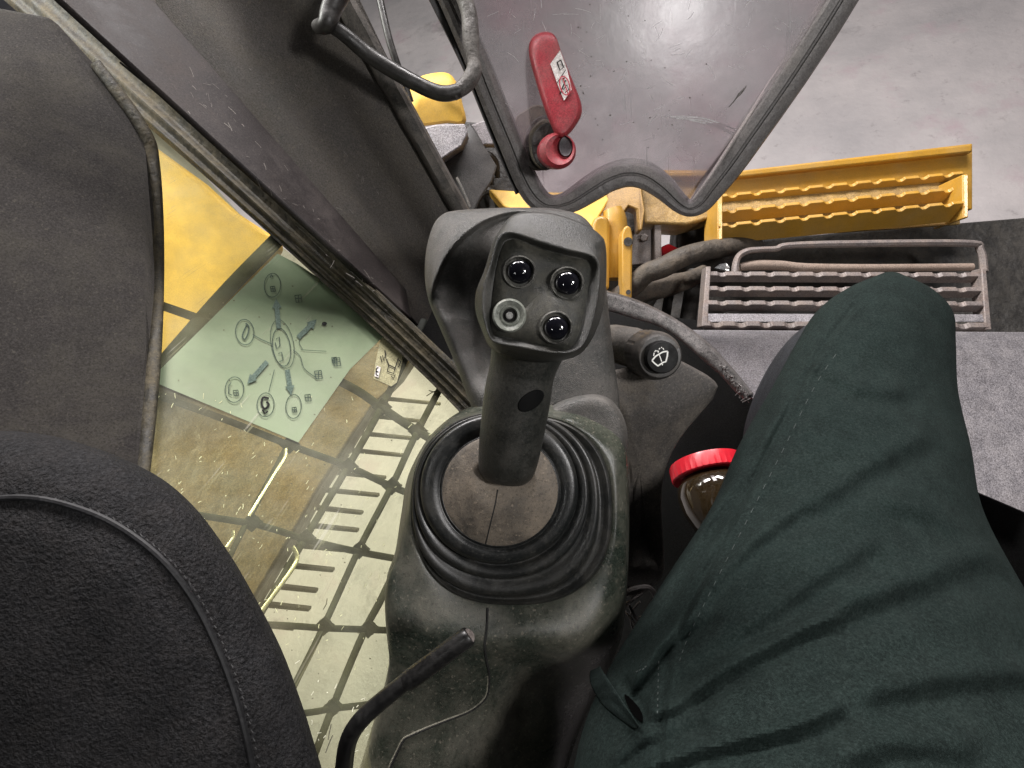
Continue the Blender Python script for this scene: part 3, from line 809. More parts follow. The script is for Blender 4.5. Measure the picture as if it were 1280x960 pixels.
# arched sill
up_ = [(700, 356), (735, 360), (759, 365.6), (794, 376.6), (825, 390.6), (856, 409), (887.5, 434), (906, 453), (925, 475), (940, 494)]
lo_ = [(700, 382), (735, 384), (761, 388), (794, 398), (825, 408), (852, 426), (878, 449), (900, 468), (916, 486), (930, 499)]
U = catmull(up_, 5); W = catmull(lo_, 5); rows = []
for (a, b_), (c_, d_) in zip(U, W):
    k = .97 - (a - 759) * .0002
    rows.append([(a + 2, b_ - 2, k + .02), (a, b_, k), (a + (c_ - a) * .35, b_ + (d_ - b_) * .35, k - .003), (a + (c_ - a) * .75, b_ + (d_ - b_) * .75, k - .004), (c_, d_, k + .002), (c_, d_ + 1, k + .03)])
V, F = grid_patch(rows, 3, 1, dent=lambda x, y: .0012 * noise.noise(Vector((x * .12, y * .12, 2))))
sill = empty('door_sill', P(880, 440, .96), 'worn arched metal door sill curving behind the wiper knob', 'door sill')
mk('sill_rim', V, F, sill_mat, sill, solid=.004)
rb = []
for k in range(34):
    t = k / 33; x = 905 + 30 * t; y = 455 + 42 * t
    rb.append(tube_px([(x + random.uniform(-9, 3), y + random.uniform(-2, 9), .93), (x + random.uniform(-4, 4), y + random.uniform(-3, 3), .925)], random.uniform(.4, 1.0), 5, 2))
tag(mk('frayed_edge', *join(*rb), sill_mat, sill), kind='stuff')

# dark cab inside
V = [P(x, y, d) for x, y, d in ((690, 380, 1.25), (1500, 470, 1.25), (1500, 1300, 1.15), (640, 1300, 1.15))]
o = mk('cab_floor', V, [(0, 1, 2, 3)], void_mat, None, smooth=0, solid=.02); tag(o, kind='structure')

# ------------------------------------------------------------------ front door: glass, seal
pn = [(470, -420), (560, -30), (640, 150), (672, 240), (695, 258), (724, 244), (757, 226), (783, 219), (806, 222), (829, 236), (851, 256), (866, 262), (880, 250), (906, 216), (936, 172), (965, 130), (1010, 60), (1120, -110), (1400, -420)]
q0 = P(850, 15, D_front(850, 15)); nrm = (P(950, 15, D_front(950, 15)) - q0).cross(P(850, 115, D_front(850, 115)) - q0).normalized()
vd = (q0 - CAM).normalized(); rf = vd - 2 * vd.dot(nrm) * nrm
print('REFL', q0, rf, nrm)
area('workshop_lamp_over_door', q0 + rf * 1.6, q0, .10, .22, 13, (1, .97, .96))
dr = empty('front_door', P(780, 225, .96), 'front door window with scratched glass and a wavy rubber seal', 'door window')
mk('pane', [P(x, y, D_front(x, y)) for x, y in pn], [tuple(range(len(pn)))], front_pane, dr, smooth=0, solid=.005)
fs_ = []; df_ = lambda x, y: D_front(x, y, .004)
for k in range(150):
    x = rnd.uniform(600, 1010); y = rnd.uniform(0, 235)
    if y > 220 - abs(x - 780) * .2 or x < 640 + (y - 140) * .3 or x > 990 - y * .55: continue
    a = rnd.gauss(-.5, .9); l = rnd.uniform(3, 20); cv = rnd.uniform(-.35, .35)
    fs_.append(stroke([(x + l * t * math.cos(a + cv * t), y + l * t * math.sin(a + cv * t)) for t in (0, .33, .66, 1)], rnd.uniform(.25, .6), d=df_))
for a, b_, c_ in (((838, 146), (880, 148), (922, 163)), ((845, 148), (885, 152), (920, 168)), ((862, 150), (892, 157), (915, 168))): fs_.append(stroke([a, b_, c_], 1.6, d=df_, smooth=True))
tag(mk('scratch', *join(*fs_), mat('pane_scratch', (.55, .53, .53), .5), dr, smooth=0), kind='stuff')
fm_ = [stroke([(912 + k * 4 + rnd.uniform(-1, 1), 134 - k * 5), (918 + k * 4, 124 - k * 4 + rnd.uniform(-2, 2)), (924 + k * 3, 116 - k * 3)], .9, d=df_) for k in range(4)]
for k in range(45): fm_.append(fillpoly(ell(rnd.uniform(650, 900), rnd.uniform(5, 205), rnd.uniform(.5, 1.3), rnd.uniform(.4, 1.0), 0, 6), d=df_))
tag(mk('dirt_speck', *join(*fm_), MATS['speck_dark'], dr, smooth=0), kind='stuff')
cl = [(500, -150), (535, -60), (566, 5), (594, 70), (618, 130), (641, 185), (655, 220), (668, 243), (682, 255), (698, 256), (716, 250), (738, 236), (760, 223), (783, 216), (806, 219), (829, 234), (850, 254), (863, 260), (876, 253), (890, 234), (912, 205), (938, 168), (966, 128), (996, 84), (1032, 28), (1080, -50), (1150, -160)]
wd = [32, 32, 32, 32, 32, 32, 31, 30, 28, 26, 30, 34, 35, 36, 36, 32, 25, 22, 27, 33, 37, 39, 40, 41, 42, 42, 42]
cs = catmull([(x, y, w) for (x, y), w in zip(cl, wd)], 6)
prof = [(-.5, .012), (-.46, -.006), (-.30, -.012), (-.12, -.013), (-.08, -.0095), (-.03, -.0095), (.01, -.014), (.22, -.015), (.30, -.013), (.34, -.008), (.44, -.006), (.5, .010)]
V = []; F = []
K = len(prof)
for i, (x, y, w) in enumerate(cs):
    a = cs[max(i - 1, 0)]; b_ = cs[min(i + 1, len(cs) - 1)]
    dx, dy = b_[0] - a[0], b_[1] - a[1]; l = math.hypot(dx, dy); nx, ny = dy / l, -dx / l
    for u, z in prof: V.append(P(x + nx * w * u, y + ny * w * u, D_front(x, y) + z))
for i in range(len(cs) - 1):
    for k in range(K - 1): F.append((i * K + k, i * K + k + 1, (i + 1) * K + k + 1, (i + 1) * K + k))
mk('rubber_seal', V, F, seal_rubber, dr, solid=.003)
# pale worn inner bead on the right rise
V, F = tube_px([(866, 250, .955), (885, 224, .945), (906, 192, .94), (936, 146, .925), (966, 99, .91), (1000, 50, .90), (1060, -45, .88)], [1.5, 2, 2.4, 2.6, 3, 3.4, 4], 8, 6)
mk('worn_bead', V, F, mat('worn_bead', (.30, .27, .26), .45, dust=(.36, .33, .31), dusta=.5), dr)
# dark inner frame left of the seal
ls = [(470, -160), (520, -36), (544, 14), (578, 84), (598, 132), (625, 198), (645, 243)]
rs = [(515, -160), (560, -36), (582, 14), (606, 84), (620, 120), (645, 178), (666, 232)]
rows = [[(a, b_, D_front(a, b_) + .02), (a + .4, b_, D_front(a, b_) - .002), (a + (c_ - a) * .5, b_ + (d_ - b_) * .5, D_front(a, b_) + .006), (c_, d_, D_front(c_, d_) + .002)] for (a, b_), (c_, d_) in zip(ls, rs)]
V, F = grid_patch(rows, 3, 6); mk('inner_frame', V, F, seal_dark, dr, solid=.004)

# things seen through / beside the front glass
yb = empty('mirror_arm', P(545, 150, 1.25), 'bright yellow rounded cap behind the hanging cable', 'machine cap')
A1 = by_angle([(500, 160, 1.27), (508, 126, 1.26), (516, 104, 1.26), (530, 94, 1.26), (558, 91, 1.26), (571, 104, 1.26), (578, 129, 1.26), (582, 154, 1.27), (560, 154, 1.27), (528, 158, 1.27)], 545, 128, 64)
def shrink(r, cx, cy, s, dd_): return [(cx + (x - cx) * s, cy + (y - cy) * s, d + dd_) for x, y, d in r]
V, F = loft([shrink(A1, 545, 128, 1, .08), A1, shrink(A1, 545, 128, .97, -.010), shrink(A1, 545, 125, .88, -.018), shrink(A1, 545, 122, .5, -.026)])
mk('cap_shell', V, F, yellow_floor, yb)
gb = empty('grey_bracket', P(560, 180, 1.3), 'grey and black curved bracket under the yellow cap', 'bracket')
mk('light_plate', *slab([(500, 168, 1.235), (528, 159, 1.235), (545, 155, 1.235), (581, 154, 1.235), (585, 166, 1.235), (578, 182, 1.235), (552, 199, 1.235), (520, 235, 1.235)], .03), plate_mat, gb, bevel=.004)
mk('wide_plate', *slab([(581, 158, 1.345), (604, 150, 1.345), (630, 148, 1.345), (634, 180, 1.345), (590, 182, 1.345)], .02), plate_mat, gb, bevel=.004)
rows = [[(548, 199, 1.28), (562, 186, 1.27), (576, 172, 1.27), (586, 157, 1.285)], [(556, 214, 1.28), (570, 198, 1.27), (584, 184, 1.27), (594, 170, 1.285)], [(570, 240, 1.28), (582, 222, 1.27), (596, 205, 1.275), (604, 188, 1.29)], [(590, 275, 1.28), (600, 250, 1.28), (612, 230, 1.285), (618, 210, 1.30)]]
V, F = grid_patch(rows, 6, 6); mk('dark_shell', V, F, mat('dark_shell', (.05, .048, .047), .4, dust=(.12, .11, .1), dusta=.4), gb, solid=.01)
V, F = tube_px([(571, 222, 1.25), (580, 240, 1.25), (588, 259, 1.25)], 1.6, 8, 5)
mk('edge_bead', V, F, rail_mat, gb)

# red door handle
rh = empty('door_handle', P(697, 188, .93), 'red release lever with a white warning sticker on the front glass', 'handle')
V, F = loft([by_angle([(x, y, d) for x, y in ((645, 152), (656, 138), (672, 132), (690, 140), (694, 180), (686, 206), (668, 212), (650, 190))], 670, 172, 48) for d in (.965, .94)])
V, F = loft([[(670 + (x - 670) * s, 172 + (y - 172) * s, d_) for x, y, _ in by_angle([(x, y, 0) for x, y in ((644, 152), (656, 138), (672, 131), (690, 140), (696, 180), (688, 207), (668, 213), (652, 195))], 670, 172, 48)] for s, d_ in ((1, .97), (1, .95), (.96, .945), (.3, .944))])
mk('mount_plate', V, F, mat('mount_grey', (.09, .083, .07), .5, dust=(.24, .21, .16), dusta=.8, dscale=60), rh)
for k, (s, d_) in enumerate(((1.0, .944), (.92, .925), (.84, .906))):
    r0 = by_angle([(x, y, 0) for x, y in ((655, 168), (664, 150), (680, 143), (696, 160), (700, 190), (688, 209), (672, 211), (659, 196))], 678, 180, 48)
    rg = lambda q, dz: [(680 + 2 * k + (x - 678) * s * q, 181 + 2 * k + (y - 180) * s * q, d_ + dz) for x, y, _ in r0]
    V, F = loft([rg(.95, .012), rg(1, .008), rg(1, 0), rg(.93, -.004), rg(.5, -.004)])
    mk('base_ring', V, F, (machine_mat, mat('ring_tan', (.12, .105, .08), .6, dust=(.3, .27, .2), dusta=.7, dscale=60), machine_mat)[k], rh)
hub = lambda cx, cy, rx, ry, d: sup(cx, cy, rx, ry, d, 2, 48)
V, F = loft([hub(694, 190, 20, 21, .925), hub(694, 190, 23, 22, .905), hub(696, 189, 24, 23, .878), hub(697, 188, 23, 22.5, .866), hub(700, 187, 18, 19, .860), hub(703, 185, 13, 16, .862), hub(706, 183.5, 9.5, 14, .872)])
hb = mk('hub', V, F, red_plastic, rh)
V, F = loft([hub(707, 183, 9, 13.5, .871), hub(707, 183, 8, 12, .866), hub(707.5, 183, 5.5, 9, .867)]); mk('hub_bolt', V, F, mat('bolt_dark', (.05, .045, .05), .4, dust=(.13, .1, .1), dusta=.5), hb)
lo = [(661.6, 72), (661.6, 53), (670, 42), (683, 39), (694, 44), (700, 61), (707, 79), (716, 101), (724, 121), (727.5, 134), (726.5, 145), (718, 160), (707.5, 171), (697, 173), (690, 160), (681, 138), (670, 103)]
Lr = by_angle([(x, y, .87) for x, y in lo], 694, 105, 96)
# taper: the lever reads as a wedge, its right face towards the viewer
def lev(s, dz, sx=0): return [(694 + sx + (x - 694) * s, 105 + (y - 105) * (1 - (1 - s) * .45), d + dz) for x, y, d in Lr]
V, F = loft([lev(.85, .030), lev(.97, .022), lev(1, .010), lev(.99, 0, .2), lev(.93, -.008, 1.0), lev(.80, -.0125, 2.4), lev(.55, -.0135, 4), lev(.2, -.0138, 5)])
lv = mk('lever', V, F, red_plastic, rh, subsurf=1)
tl = bvh(lv)
st = [(700, 63), (708.5, 86), (714.5, 112), (705, 126), (696, 103), (688, 80)]
V, F = fillpoly(st, tl, .0016); stk = mk('warning_sticker', V, F, white_label, lv, smooth=0, solid=-.0006)
ln = [stroke([(696.5, 103.5), (707, 87.5)], 1.0, tl, .0026), stroke([(696.5, 78), (701, 75), (704.5, 84), (700, 88)], 1.6, tl, .0026, closed=True),
      stroke([(700, 118), (705, 105), (707, 100)], 1.6, tl, .0026), stroke([(704, 112), (709, 106), (711, 112), (706, 116)], 1.2, tl, .0026), stroke([(703.5, 100), (705.5, 97)], 1.8, tl, .0026)]
mk('sticker_symbol', *join(*ln), ink, stk, smooth=0)
mk('prohibition_ring', *join(stroke(ell(706, 107, 6, 12, -.25), 1.5, tl, .0028, closed=True), stroke([(703, 97), (710, 117)], 1.2, tl, .0028)), ink_red, stk, smooth=0)

# hanging cable and thin rod
cb = empty('hanging_cable', P(560, 118, .8), 'black corrugated cable looping from the pillar to the door frame', 'cable')
V, F = tube_px([(402, 28, .76), (420, 36, .76), (434, 46, .765), (463, 70, .78), (505, 96, .79), (539, 113, .80), (558, 117, .80), (575, 113, .80)], [7, 8.5, 9, 9.5, 9.5, 9.5, 9.5, 9], 18, 10)
mk('cable_lower', V, F, hose_mat, cb)
V, F = tube_px([(566, 118, .80), (582, 106, .80), (592, 90, .80), (592, 74, .80), (589, 56, .80), (588, 38, .80), (586, 16, .80), (577, -10, .80), (560, -50, .78)], [8, 10, 10, 8, 10, 10.5, 10, 10, 10], 18, 10)
mk('taped_end', V, F, tape_mat, cb)
V, F = tube_px([(397, 33, .77), (408, 30, .75), (414, 12, .75), (424, -8, .75), (440, -30, .75)], [8, 11, 13, 14, 14], 18, 8)
mk('cable_clamp', V, F, hose_mat, cb)
o = mk('thin_rod', *tube_px([(466, -40, .95), (475, 0, .95), (488, 55, .95), (507, 110, .97), (513, 128, .98)], 4.6, 12, 6), hose_mat); tag(o, 'thin black rod standing between pillar flange and yellow cap', 'rod')

# ------------------------------------------------------------------ tower behind the joystick (fixed to console)
con = empty('control_console', P(620, 960, .62), 'dusty dark plastic control console carrying the joystick', 'control console')
T0 = [(533, 312), (541, 283), (552, 269), (568, 263.5), (612, 260.3), (658, 259.5), (700, 262), (730, 272), (748, 300), (756, 345), (763, 410), (770, 469), (774, 500), (772, 540), (740, 560), (690, 560), (640, 560), (606, 545), (590, 510), (568, 452), (550, 410), (536, 376), (531, 345)]
cx, cy = 655, 405
def tr(s, d, sy=None, ox=0, oy=0): return [(cx + ox + (x - cx) * s, cy + oy + (y - cy) * (sy or s), d) for x, y, _ in by_angle([(x, y, 0) for x, y in T0], cx, cy, 260)]
keys = [tr(.94, .66), tr(.985, .60), tr(1.0, .575), tr(.995, .562), tr(.97, .553), tr(.90, .545, oy=2), tr(.75, .540, oy=4), tr(.5, .538), tr(.2, .536)]
crease = [(650, 264), (612, 277), (584, 292), (556, 323), (542, 352), (538, 372)]
pocket = [(588, 338), (584, 385), (600, 430), (614, 455)]
def tdent(x, y, d):
    if d > .60: return 0
    sm = max(0, min(1, (.60 - d) / .02))
    r = math.sqrt((x - 655) ** 2 / 120 ** 2 + (y - 400) ** 2 / 137 ** 2) - 1      # < 0 inside the crease
    px_ = -r * 125; st = max(0, min(1, (px_ + 1) / 7)); st = st * st * (3 - 2 * st)
    fade = max(0, min(1, (700 - x) / 60)) * max(0, min(1, (400 - y) / 50))
    v = .009 * st * fade + .0011 * min(max(0, -px_), 34) * fade * .6
    v += .024 * math.exp(-(segdist(x, y, pocket) / 26) ** 2)
    return v * sm
V, F = loft(ease_rings(keys, 14), dent=tdent)
mk('tower', V, F, pod_plastic, con, sm_it=2)
# shoulder that runs from the tower down beside the boot
S0 = [(672, 530), (684, 512), (700, 501), (724, 494), (745, 492.5), (763, 499), (777, 517), (783.5, 537), (784, 556), (780, 575), (766, 585), (735, 560), (700, 545)]
sh = by_angle([(x, y, 0) for x, y in S0], 735, 535, 64)
def sr(s, d): return [(735 + (x - 735) * s, 535 + (y - 535) * s, d) for x, y, _ in sh]
V, F = loft(ease_rings([sr(.9, .60), sr(1, .565), sr(1.0, .545), sr(.94, .530), sr(.80, .523), (sr(.4, .524))], 3))
mk('shoulder', V, F, pod_plastic, con, sm_it=2)
vent = [slab([(779.5 + 5 * k, 567 + 21 * k, .57), (784 + 5 * k, 567 + 21 * k, .57), (786 + 5 * k, 585 + 21 * k, .57), (781 + 5 * k, 585 + 21 * k, .57)], .004) for k in range(0)]

# housing
hx, hy = 640, 640
def pts3(L_): return by_angle(L_, hx, hy, 180)
C0 = sup(641, 637, 118, 112, .516, 2.5, 180)
C1 = sup(641.5, 637, 128, 121.5, .5095, 2.6, 180)
# re-express C0 / C1 round hx, hy
C0 = by_angle(C0, hx, hy, 180, False); C1 = by_angle(C1, hx, hy, 180, False)
C2 = pts3([(777, 560, .518), (780, 620, .518), (779, 690, .518), (768, 740, .514), (744, 784, .506), (722, 800, .502), (690, 806, .500), (640, 806, .500), (600, 800, .500), (560, 790, .500), (520, 776, .502), (496, 752, .508), (490, 722, .512), (500, 694, .515), (508, 640, .520), (518, 590, .525), (545, 545, .53), (600, 512, .535), (690, 508, .535), (745, 522, .53)])
C3 = pts3([(781, 560, .53), (784, 620, .53), (784, 690, .535), (781, 745, .537), (768, 800, .540), (740, 828, .535), (715, 836, .535), (690, 838, .535), (655, 838, .533), (618, 832, .512), (570, 826, .505), (520, 812, .505), (490, 785, .510), (482.5, 752, .515), (485, 722, .520), (496, 692, .523), (505, 640, .530), (515, 590, .535), (545, 540, .54), (600, 508, .545), (690, 504, .545), (750, 518, .54)])
C4 = pts3([(782, 560, .56), (785.5, 620, .56), (785, 690, .57), (782, 745, .575), (773, 800, .58), (752, 850, .585), (722, 880, .575), (690, 890, .556), (650, 890, .552), (612, 880, .525), (565, 880, .516), (510, 870, .514), (487, 815, .517), (481.5, 760, .525), (484, 720, .53), (495, 690, .535), (503, 640, .545), (513, 590, .55), (545, 538, .555), (600, 506, .56), (690, 502, .56), (752, 516, .56)])
C5 = pts3([(783, 560, .60), (786, 620, .60), (786, 690, .61), (783, 745, .62), (776, 800, .63), (748, 860, .625), (716, 935, .60), (700, 990, .58), (680, 1040, .565), (600, 1060, .54), (520, 1060, .53), (430, 1060, .54), (452, 958, .54), (466, 906, .54), (480, 860, .54), (488, 812, .54), (481.5, 765, .55), (484, 720, .56), (494, 690, .565), (502, 640, .57), (512, 590, .575), (545, 537, .58), (600, 505, .59), (690, 501, .59), (753, 515, .59)])
C6 = [(hx + (x - hx) * .97, hy + (y - hy) * .97, .72) for x, y, d in C5]
V, F = loft(ease_rings([C0, C1, C2, C3, C4, C5, C6], 5), cap0=True, cap1=True)
hs = mk('housing', V, F, console_plastic, con, sm_it=3)
th = bvh(hs)
# moulding seam
seam = catmull([(609.5, 760), (608.5, 785), (606, 806), (608, 825), (611.5, 845), (609, 869), (598, 882), (583.7, 891), (558, 901), (533, 911), (515, 919), (505, 925), (496, 942), (488, 960), (478, 990)], 5)
V, F = tube_w([P(x, y, depth_on(th, x, y, .52) - .0002) for x, y in seam], .0011, 8); mk('seam', V, F, mat('seam_dark', (.008, .008, .007), .8), con)
V, F = tube_w([P(x - 1.6, y - .8, depth_on(th, x - 1.6, y, .52)) for x, y in seam[20:]], .0008, 8); mk('seam_edge', V, F, mat('seam_light', (.19, .18, .14), .5), con)
o_ = fillpoly(ell(541.5, 736, 4, 3, .3, 14), th, .0008)

# ------------------------------------------------------------------ joystick
js = empty('joystick', P(625, 612, .47), 'black joystick grip with four round thumb buttons and a rubber boot', 'joystick')
def fit(L_): return by_angle([(x, y, d) for x, y, d in L_], 676, 355, 96)
H0 = fit([(615, 436, .40), (603.5, 415, .40), (594.5, 388, .40), (595.5, 364, .40), (606, 337, .405), (615, 307, .41), (624, 289, .396), (637, 272, .394), (652, 265.6, .393), (675, 265, .393), (702, 269.5, .394), (730, 280, .396), (750, 293.5, .398), (757, 307, .40), (757.8, 346, .405), (755, 378, .40), (748, 406, .398), (734, 433, .396), (716, 447, .396), (680, 452, .396), (645, 448, .398)])
def hs_(s, dd_, ox=0, oy=0): return [(676 + ox + (x - 676) * s, 357 + oy + (y - 357) * s, d + dd_) for x, y, d in H0]
RIM = fit([(613, 424, .373), (606, 405, .373), (603, 388, .373), (604, 360, .373), (611, 335, .373), (617, 312, .373), (623, 296, .373), (634, 289, .373), (650, 292, .374), (675, 301, .375), (709, 311, .375), (734, 316.5, .375), (746, 323, .375), (750, 337, .375), (747.5, 369, .373), (741, 401, .371), (731, 428, .370), (716, 440, .369), (690, 441, .369), (650, 434, .371), (625, 430, .372)])
INN = fit([(616, 419, .378), (613, 405, .378), (613, 388, .378), (617, 353, .378), (622, 325, .379), (630, 303, .380), (640, 298, .381), (650, 300, .381), (675, 310, .382), (709, 319.5, .382), (731, 324.5, .382), (738, 332, .382), (738, 345, .381), (731.5, 388, .376), (725, 415, .374), (717, 432, .373), (706, 438, .3725), (679, 433, .3735), (647, 425, .3755), (625, 421, .376)])
MIDR = [( (a[0] * .45 + b_[0] * .55), (a[1] * .45 + b_[1] * .55), a[2] * .42 + b_[2] * .58 - .0015) for a, b_ in zip(H0, RIM)]
RIM2 = [(676 + (x - 676) * .97, 366 + (y - 366) * .97, d + .0006) for x, y, d in RIM]
rings = [hs_(.55, .055), hs_(.80, .050), hs_(.95, .032), hs_(1.0, .010), hs_(.997, .001)]
head = ease_rings(rings, 3) + ease_rings([hs_(.985, -.004), MIDR, RIM], 4) + [RIM2, INN]
INN2 = [(676 + (x - 676) * .7, 368 + (y - 368) * .7, d) for x, y, d in INN]; INN3 = [(676 + (x - 676) * .3, 368 + (y - 368) * .3, d) for x, y, d in INN]
hv = loft(head + [INN2, INN3])
# stem
def ring_w(c_, r, tx, n=40, e=1.0):
    """horizontal-ish section of the stem: centre (x, y, d), half width in px, lean"""
    x, y, d = c_; k = r
    return [(x + k * math.cos(a), y + k * .28 * math.sin(a) + tx * math.cos(a), d - (k * d / FPX) * e * math.sin(a)) for a in [2 * PI * i / n for i in range(n)]]
stem_keys = [ring_w((668, 400, .425), 50, 6), ring_w((662, 430, .428), 47, 7), ring_w((653, 462, .437), 40.5, 8), ring_w((647, 495, .447), 41, 9), ring_w((640, 540, .460), 39.5, 8), ring_w((635, 575, .471), 37, 6), ring_w((632, 592, .478), 33, 5), ring_w((630, 600, .482), 26, 4)]
sv = loft(ease_rings(stem_keys, 5))
V, F = join(hv, sv)
grip = mk('grip', V, F, plastic, js, remesh=.0008, sm_it=3)
tg = bvh(grip)
# face plate lining the recess
V, F = loft([[(x, y, d - .0012) for x, y, d in [(676 + (x - 676) * .985, 366 + (y - 366) * .985, d) for x, y, d in INN]]] + [[(x, y, d - .0014) for x, y, d in INN2], [(x, y, d - .0014) for x, y, d in INN3]], cap0=False)
fp = mk('face_plate', V, F, plastic_top, js, solid=.0010)
tfp = bvh(fp)


def circ(cx, cy, r, d, n=40, sy=1.0): return [(cx + r * math.cos(a), cy + r * sy * math.sin(a), d) for a in [2 * PI * i / n for i in range(n)]]


for i, (bx, by) in enumerate(((649, 340), (709, 354), (636.8, 394.4), (695, 409.7))):
    d0 = min(depth_on(tfp, bx + 12 * i_, by + 12 * j_, .378) for i_ in (-1, 0, 1) for j_ in (-1, 0, 1)) - .0004
    if i != 2:
        V, F = loft([circ(bx, by, 21.5, d0 + .002), circ(bx, by, 21, d0 - .0008), circ(bx, by, 19.6, d0 - .0018), circ(bx, by, 18.2, d0 - .0010), circ(bx, by, 17, d0 + .0012), circ(bx, by, 12, d0 + .003)], cap0=False)
        bt = mk('thumb_button', V, F, clear_ring, js)
        if i == 0: proto_ring = bt
        bt['label'] = ('upper left thumb button', 'upper right thumb button', '', 'lower right thumb button')[i]
        rr = 15.2 * d0 / FPX; cc = P(bx, by + .5, d0 + rr * .12); V = []; F = []
        nr, ns = 14, 40; ax = (CAM - cc).normalized(); s_ = ax.orthogonal().normalized(); u_ = ax.cross(s_)
        for a in range(nr + 1):
            ph = PI / 2 * a / nr
            for k in range(ns):
                q = 2 * PI * k / ns; V.append(cc + (s_ * math.cos(q) + u_ * math.sin(q)) * rr * math.cos(ph) + ax * rr * .62 * math.sin(ph))
        for a in range(nr):
            for k in range(ns): F.append((a * ns + k, a * ns + (k + 1) % ns, (a + 1) * ns + (k + 1) % ns, (a + 1) * ns + k))
        mk('dome', V, F, black_gloss, bt, smooth=80)
    else:
        V, F = loft([circ(bx, by, 21.5, d0 + .002), circ(bx, by, 21, d0 - .001), circ(bx, by, 19, d0 - .0022), circ(bx, by, 16.5, d0 - .0016), circ(bx, by, 13, d0 - .0003), circ(bx, by, 11.5, d0 - .0010), circ(bx, by, 10.5, d0 - .0012), circ(bx, by, 8.5, d0 + .0015), circ(bx, by, 6, d0 + .003)])
        bt = mk('button_socket', V, F, socket_mat, js); bt['label'] = 'open grey button socket without its dome'
        V, F = loft([circ(bx, by, 4.8, d0 + .003), circ(bx, by, 4.6, d0 - .0006), circ(bx, by, 3.4, d0 - .0012)]); mk('socket_pin', V, F, mat('pin_grey', (.22, .22, .21), .35), bt)
        V, F = loft([circ(bx, by, 8.4, d0 + .0012), circ(bx, by, 6.0, d0 + .0014)], cap0=False); mk('socket_gap', V, F, void_mat, bt)

# oval recess button on the stem
ov = ell(663.5, 501, 19, 10.5, -.62, 32)
V = []; F = []
for s_, off in ((1.0, .0004), (.95, -.0002), (.9, -.0002), (.5, -.0002)):
    V += [P(x, y, depth_on(tg, x, y, .43) - .0006 - (-off)) for x, y in [(663.5 + (x - 663.5) * s_, 501 + (y - 501) * s_) for x, y in ov]]
for i in range(3):
    for k in range(32): F.append((i * 32 + k, i * 32 + (k + 1) % 32, (i + 1) * 32 + (k + 1) % 32, (i + 1) * 32 + k))
F.append(tuple(range(96, 128)))
mk('oval_button', V, F, mat('oval_black', (.003, .003, .003), .6, .2, cg=0), js)

# boot: rings stacked from the collar disc down to the console
N_ = 180
def bs(cx, cy, rx, ry, d, e=2.0): return by_angle(sup(cx, cy, rx, ry, d, e, N_), 627, 615, N_, False)
prof_ = [bs(625, 613, 73, 70, .4850), bs(625, 613, 75.5, 72.5, .4870), bs(625, 613, 78, 75, .4862),
         bs(624.5, 612, 84, 80, .4848), bs(624, 611, 93, 88.5, .4850), bs(624, 611, 97, 92.5, .4870), bs(624, 611.5, 98.5, 94, .4905),
         bs(625, 612, 96, 91.5, .4960), bs(625.5, 614, 96.5, 92, .4975), bs(626, 616, 100, 95.5, .4950), bs(626.5, 618, 105.5, 100.5, .4935, 2.08), bs(627, 619.5, 108.5, 103.5, .4955, 2.1),
         bs(627.5, 621, 106, 101.5, .5015, 2.1), bs(628.5, 623, 106.5, 102, .5030, 2.15), bs(630, 626, 110.5, 108, .5005, 2.2), bs(631, 628, 115, 113, .5000, 2.25), bs(632, 630, 117, 115, .5030, 2.3),
         bs(634, 633, 114, 112, .5090, 2.35), bs(637, 636, 116, 113, .5100, 2.4), bs(640, 637, 121, 117, .5065, 2.5), bs(641, 637.5, 124, 119, .5100, 2.5), bs(641, 637.5, 121, 116, .518, 2.5)]
V, F = loft(ease_rings(prof_, 3), cap0=False, cap1=False)
mk('boot', V, F, boot_rubber, js, solid=.0012)
dsc = [sup(*q, 2, N_) for q in ((625, 613, 73.5, 70.5, .4868), (625, 613, 72, 69, .4850), (625, 612, 67, 64, .4832), (626, 610, 57, 54, .4805), (628, 606, 48, 44, .4782), (629, 602, 42, 35, .4768), (631, 597, 35, 25, .4772), (632, 592, 24, 14, .479), (632, 590, 10, 5, .481))]
V, F = loft(ease_rings(dsc, 4), cap0=False)
dk_ = mk('collar_disc', V, F, disc_rubber, js)
td = bvh(dk_)
cr = catmull([(622, 612), (619, 630), (613, 655), (607, 680)], 6)
V, F = tube_w([P(x, y, depth_on(td, x, y, .481) + .0001) for x, y in cr], .0006, 8); mk('collar_split', V, F, MATS['seam_dark'], js)

# ------------------------------------------------------------------ side cover with wiper knob
sc2 = empty('side_cover', P(810, 720, .72), 'dusty grey plastic side cover right of the console with a wiper knob', 'side cover')
bo = [(740, 470), (772, 462), (800, 455), (835, 446), (875, 464), (890, 474), (898, 485), (887, 505), (863, 530), (844, 558), (834, 580), (828, 604), (826.5, 636), (829, 674), (830, 715), (815, 735), (783, 745), (765, 700), (760, 600), (745, 540)]
bc = (800, 590)
dn = lambda x, y: .66 + (y - 470) * .00028
bq = by_angle([(x, y, 0) for x, y in bo], *bc, 140)
def br(s, dz): return [(bc[0] + (x - bc[0]) * s, bc[1] + (y - bc[1]) * (1 - (1 - s) * .6), dn(x, y) + dz) for x, y, _ in bq]
def bdent(x, y, d):
    return .006 * math.exp(-(segdist(x, y, [(783, 583), (794, 630), (806, 674), (820, 705)]) / 3.5) ** 2) - .012 * math.exp(-(segdist(x, y, [(760, 712), (812, 708)]) / 14) ** 2) + (.02 if y > 728 else 0)
V, F = loft(ease_rings([br(.97, .05), br(1, .02), br(1, .006), br(.985, 0), br(.93, -.003), br(.6, -.004), br(.25, -.004)], 4), dent=bdent)
mk('cover_panel', V, F, bracket_plastic, sc2, sm_it=1)
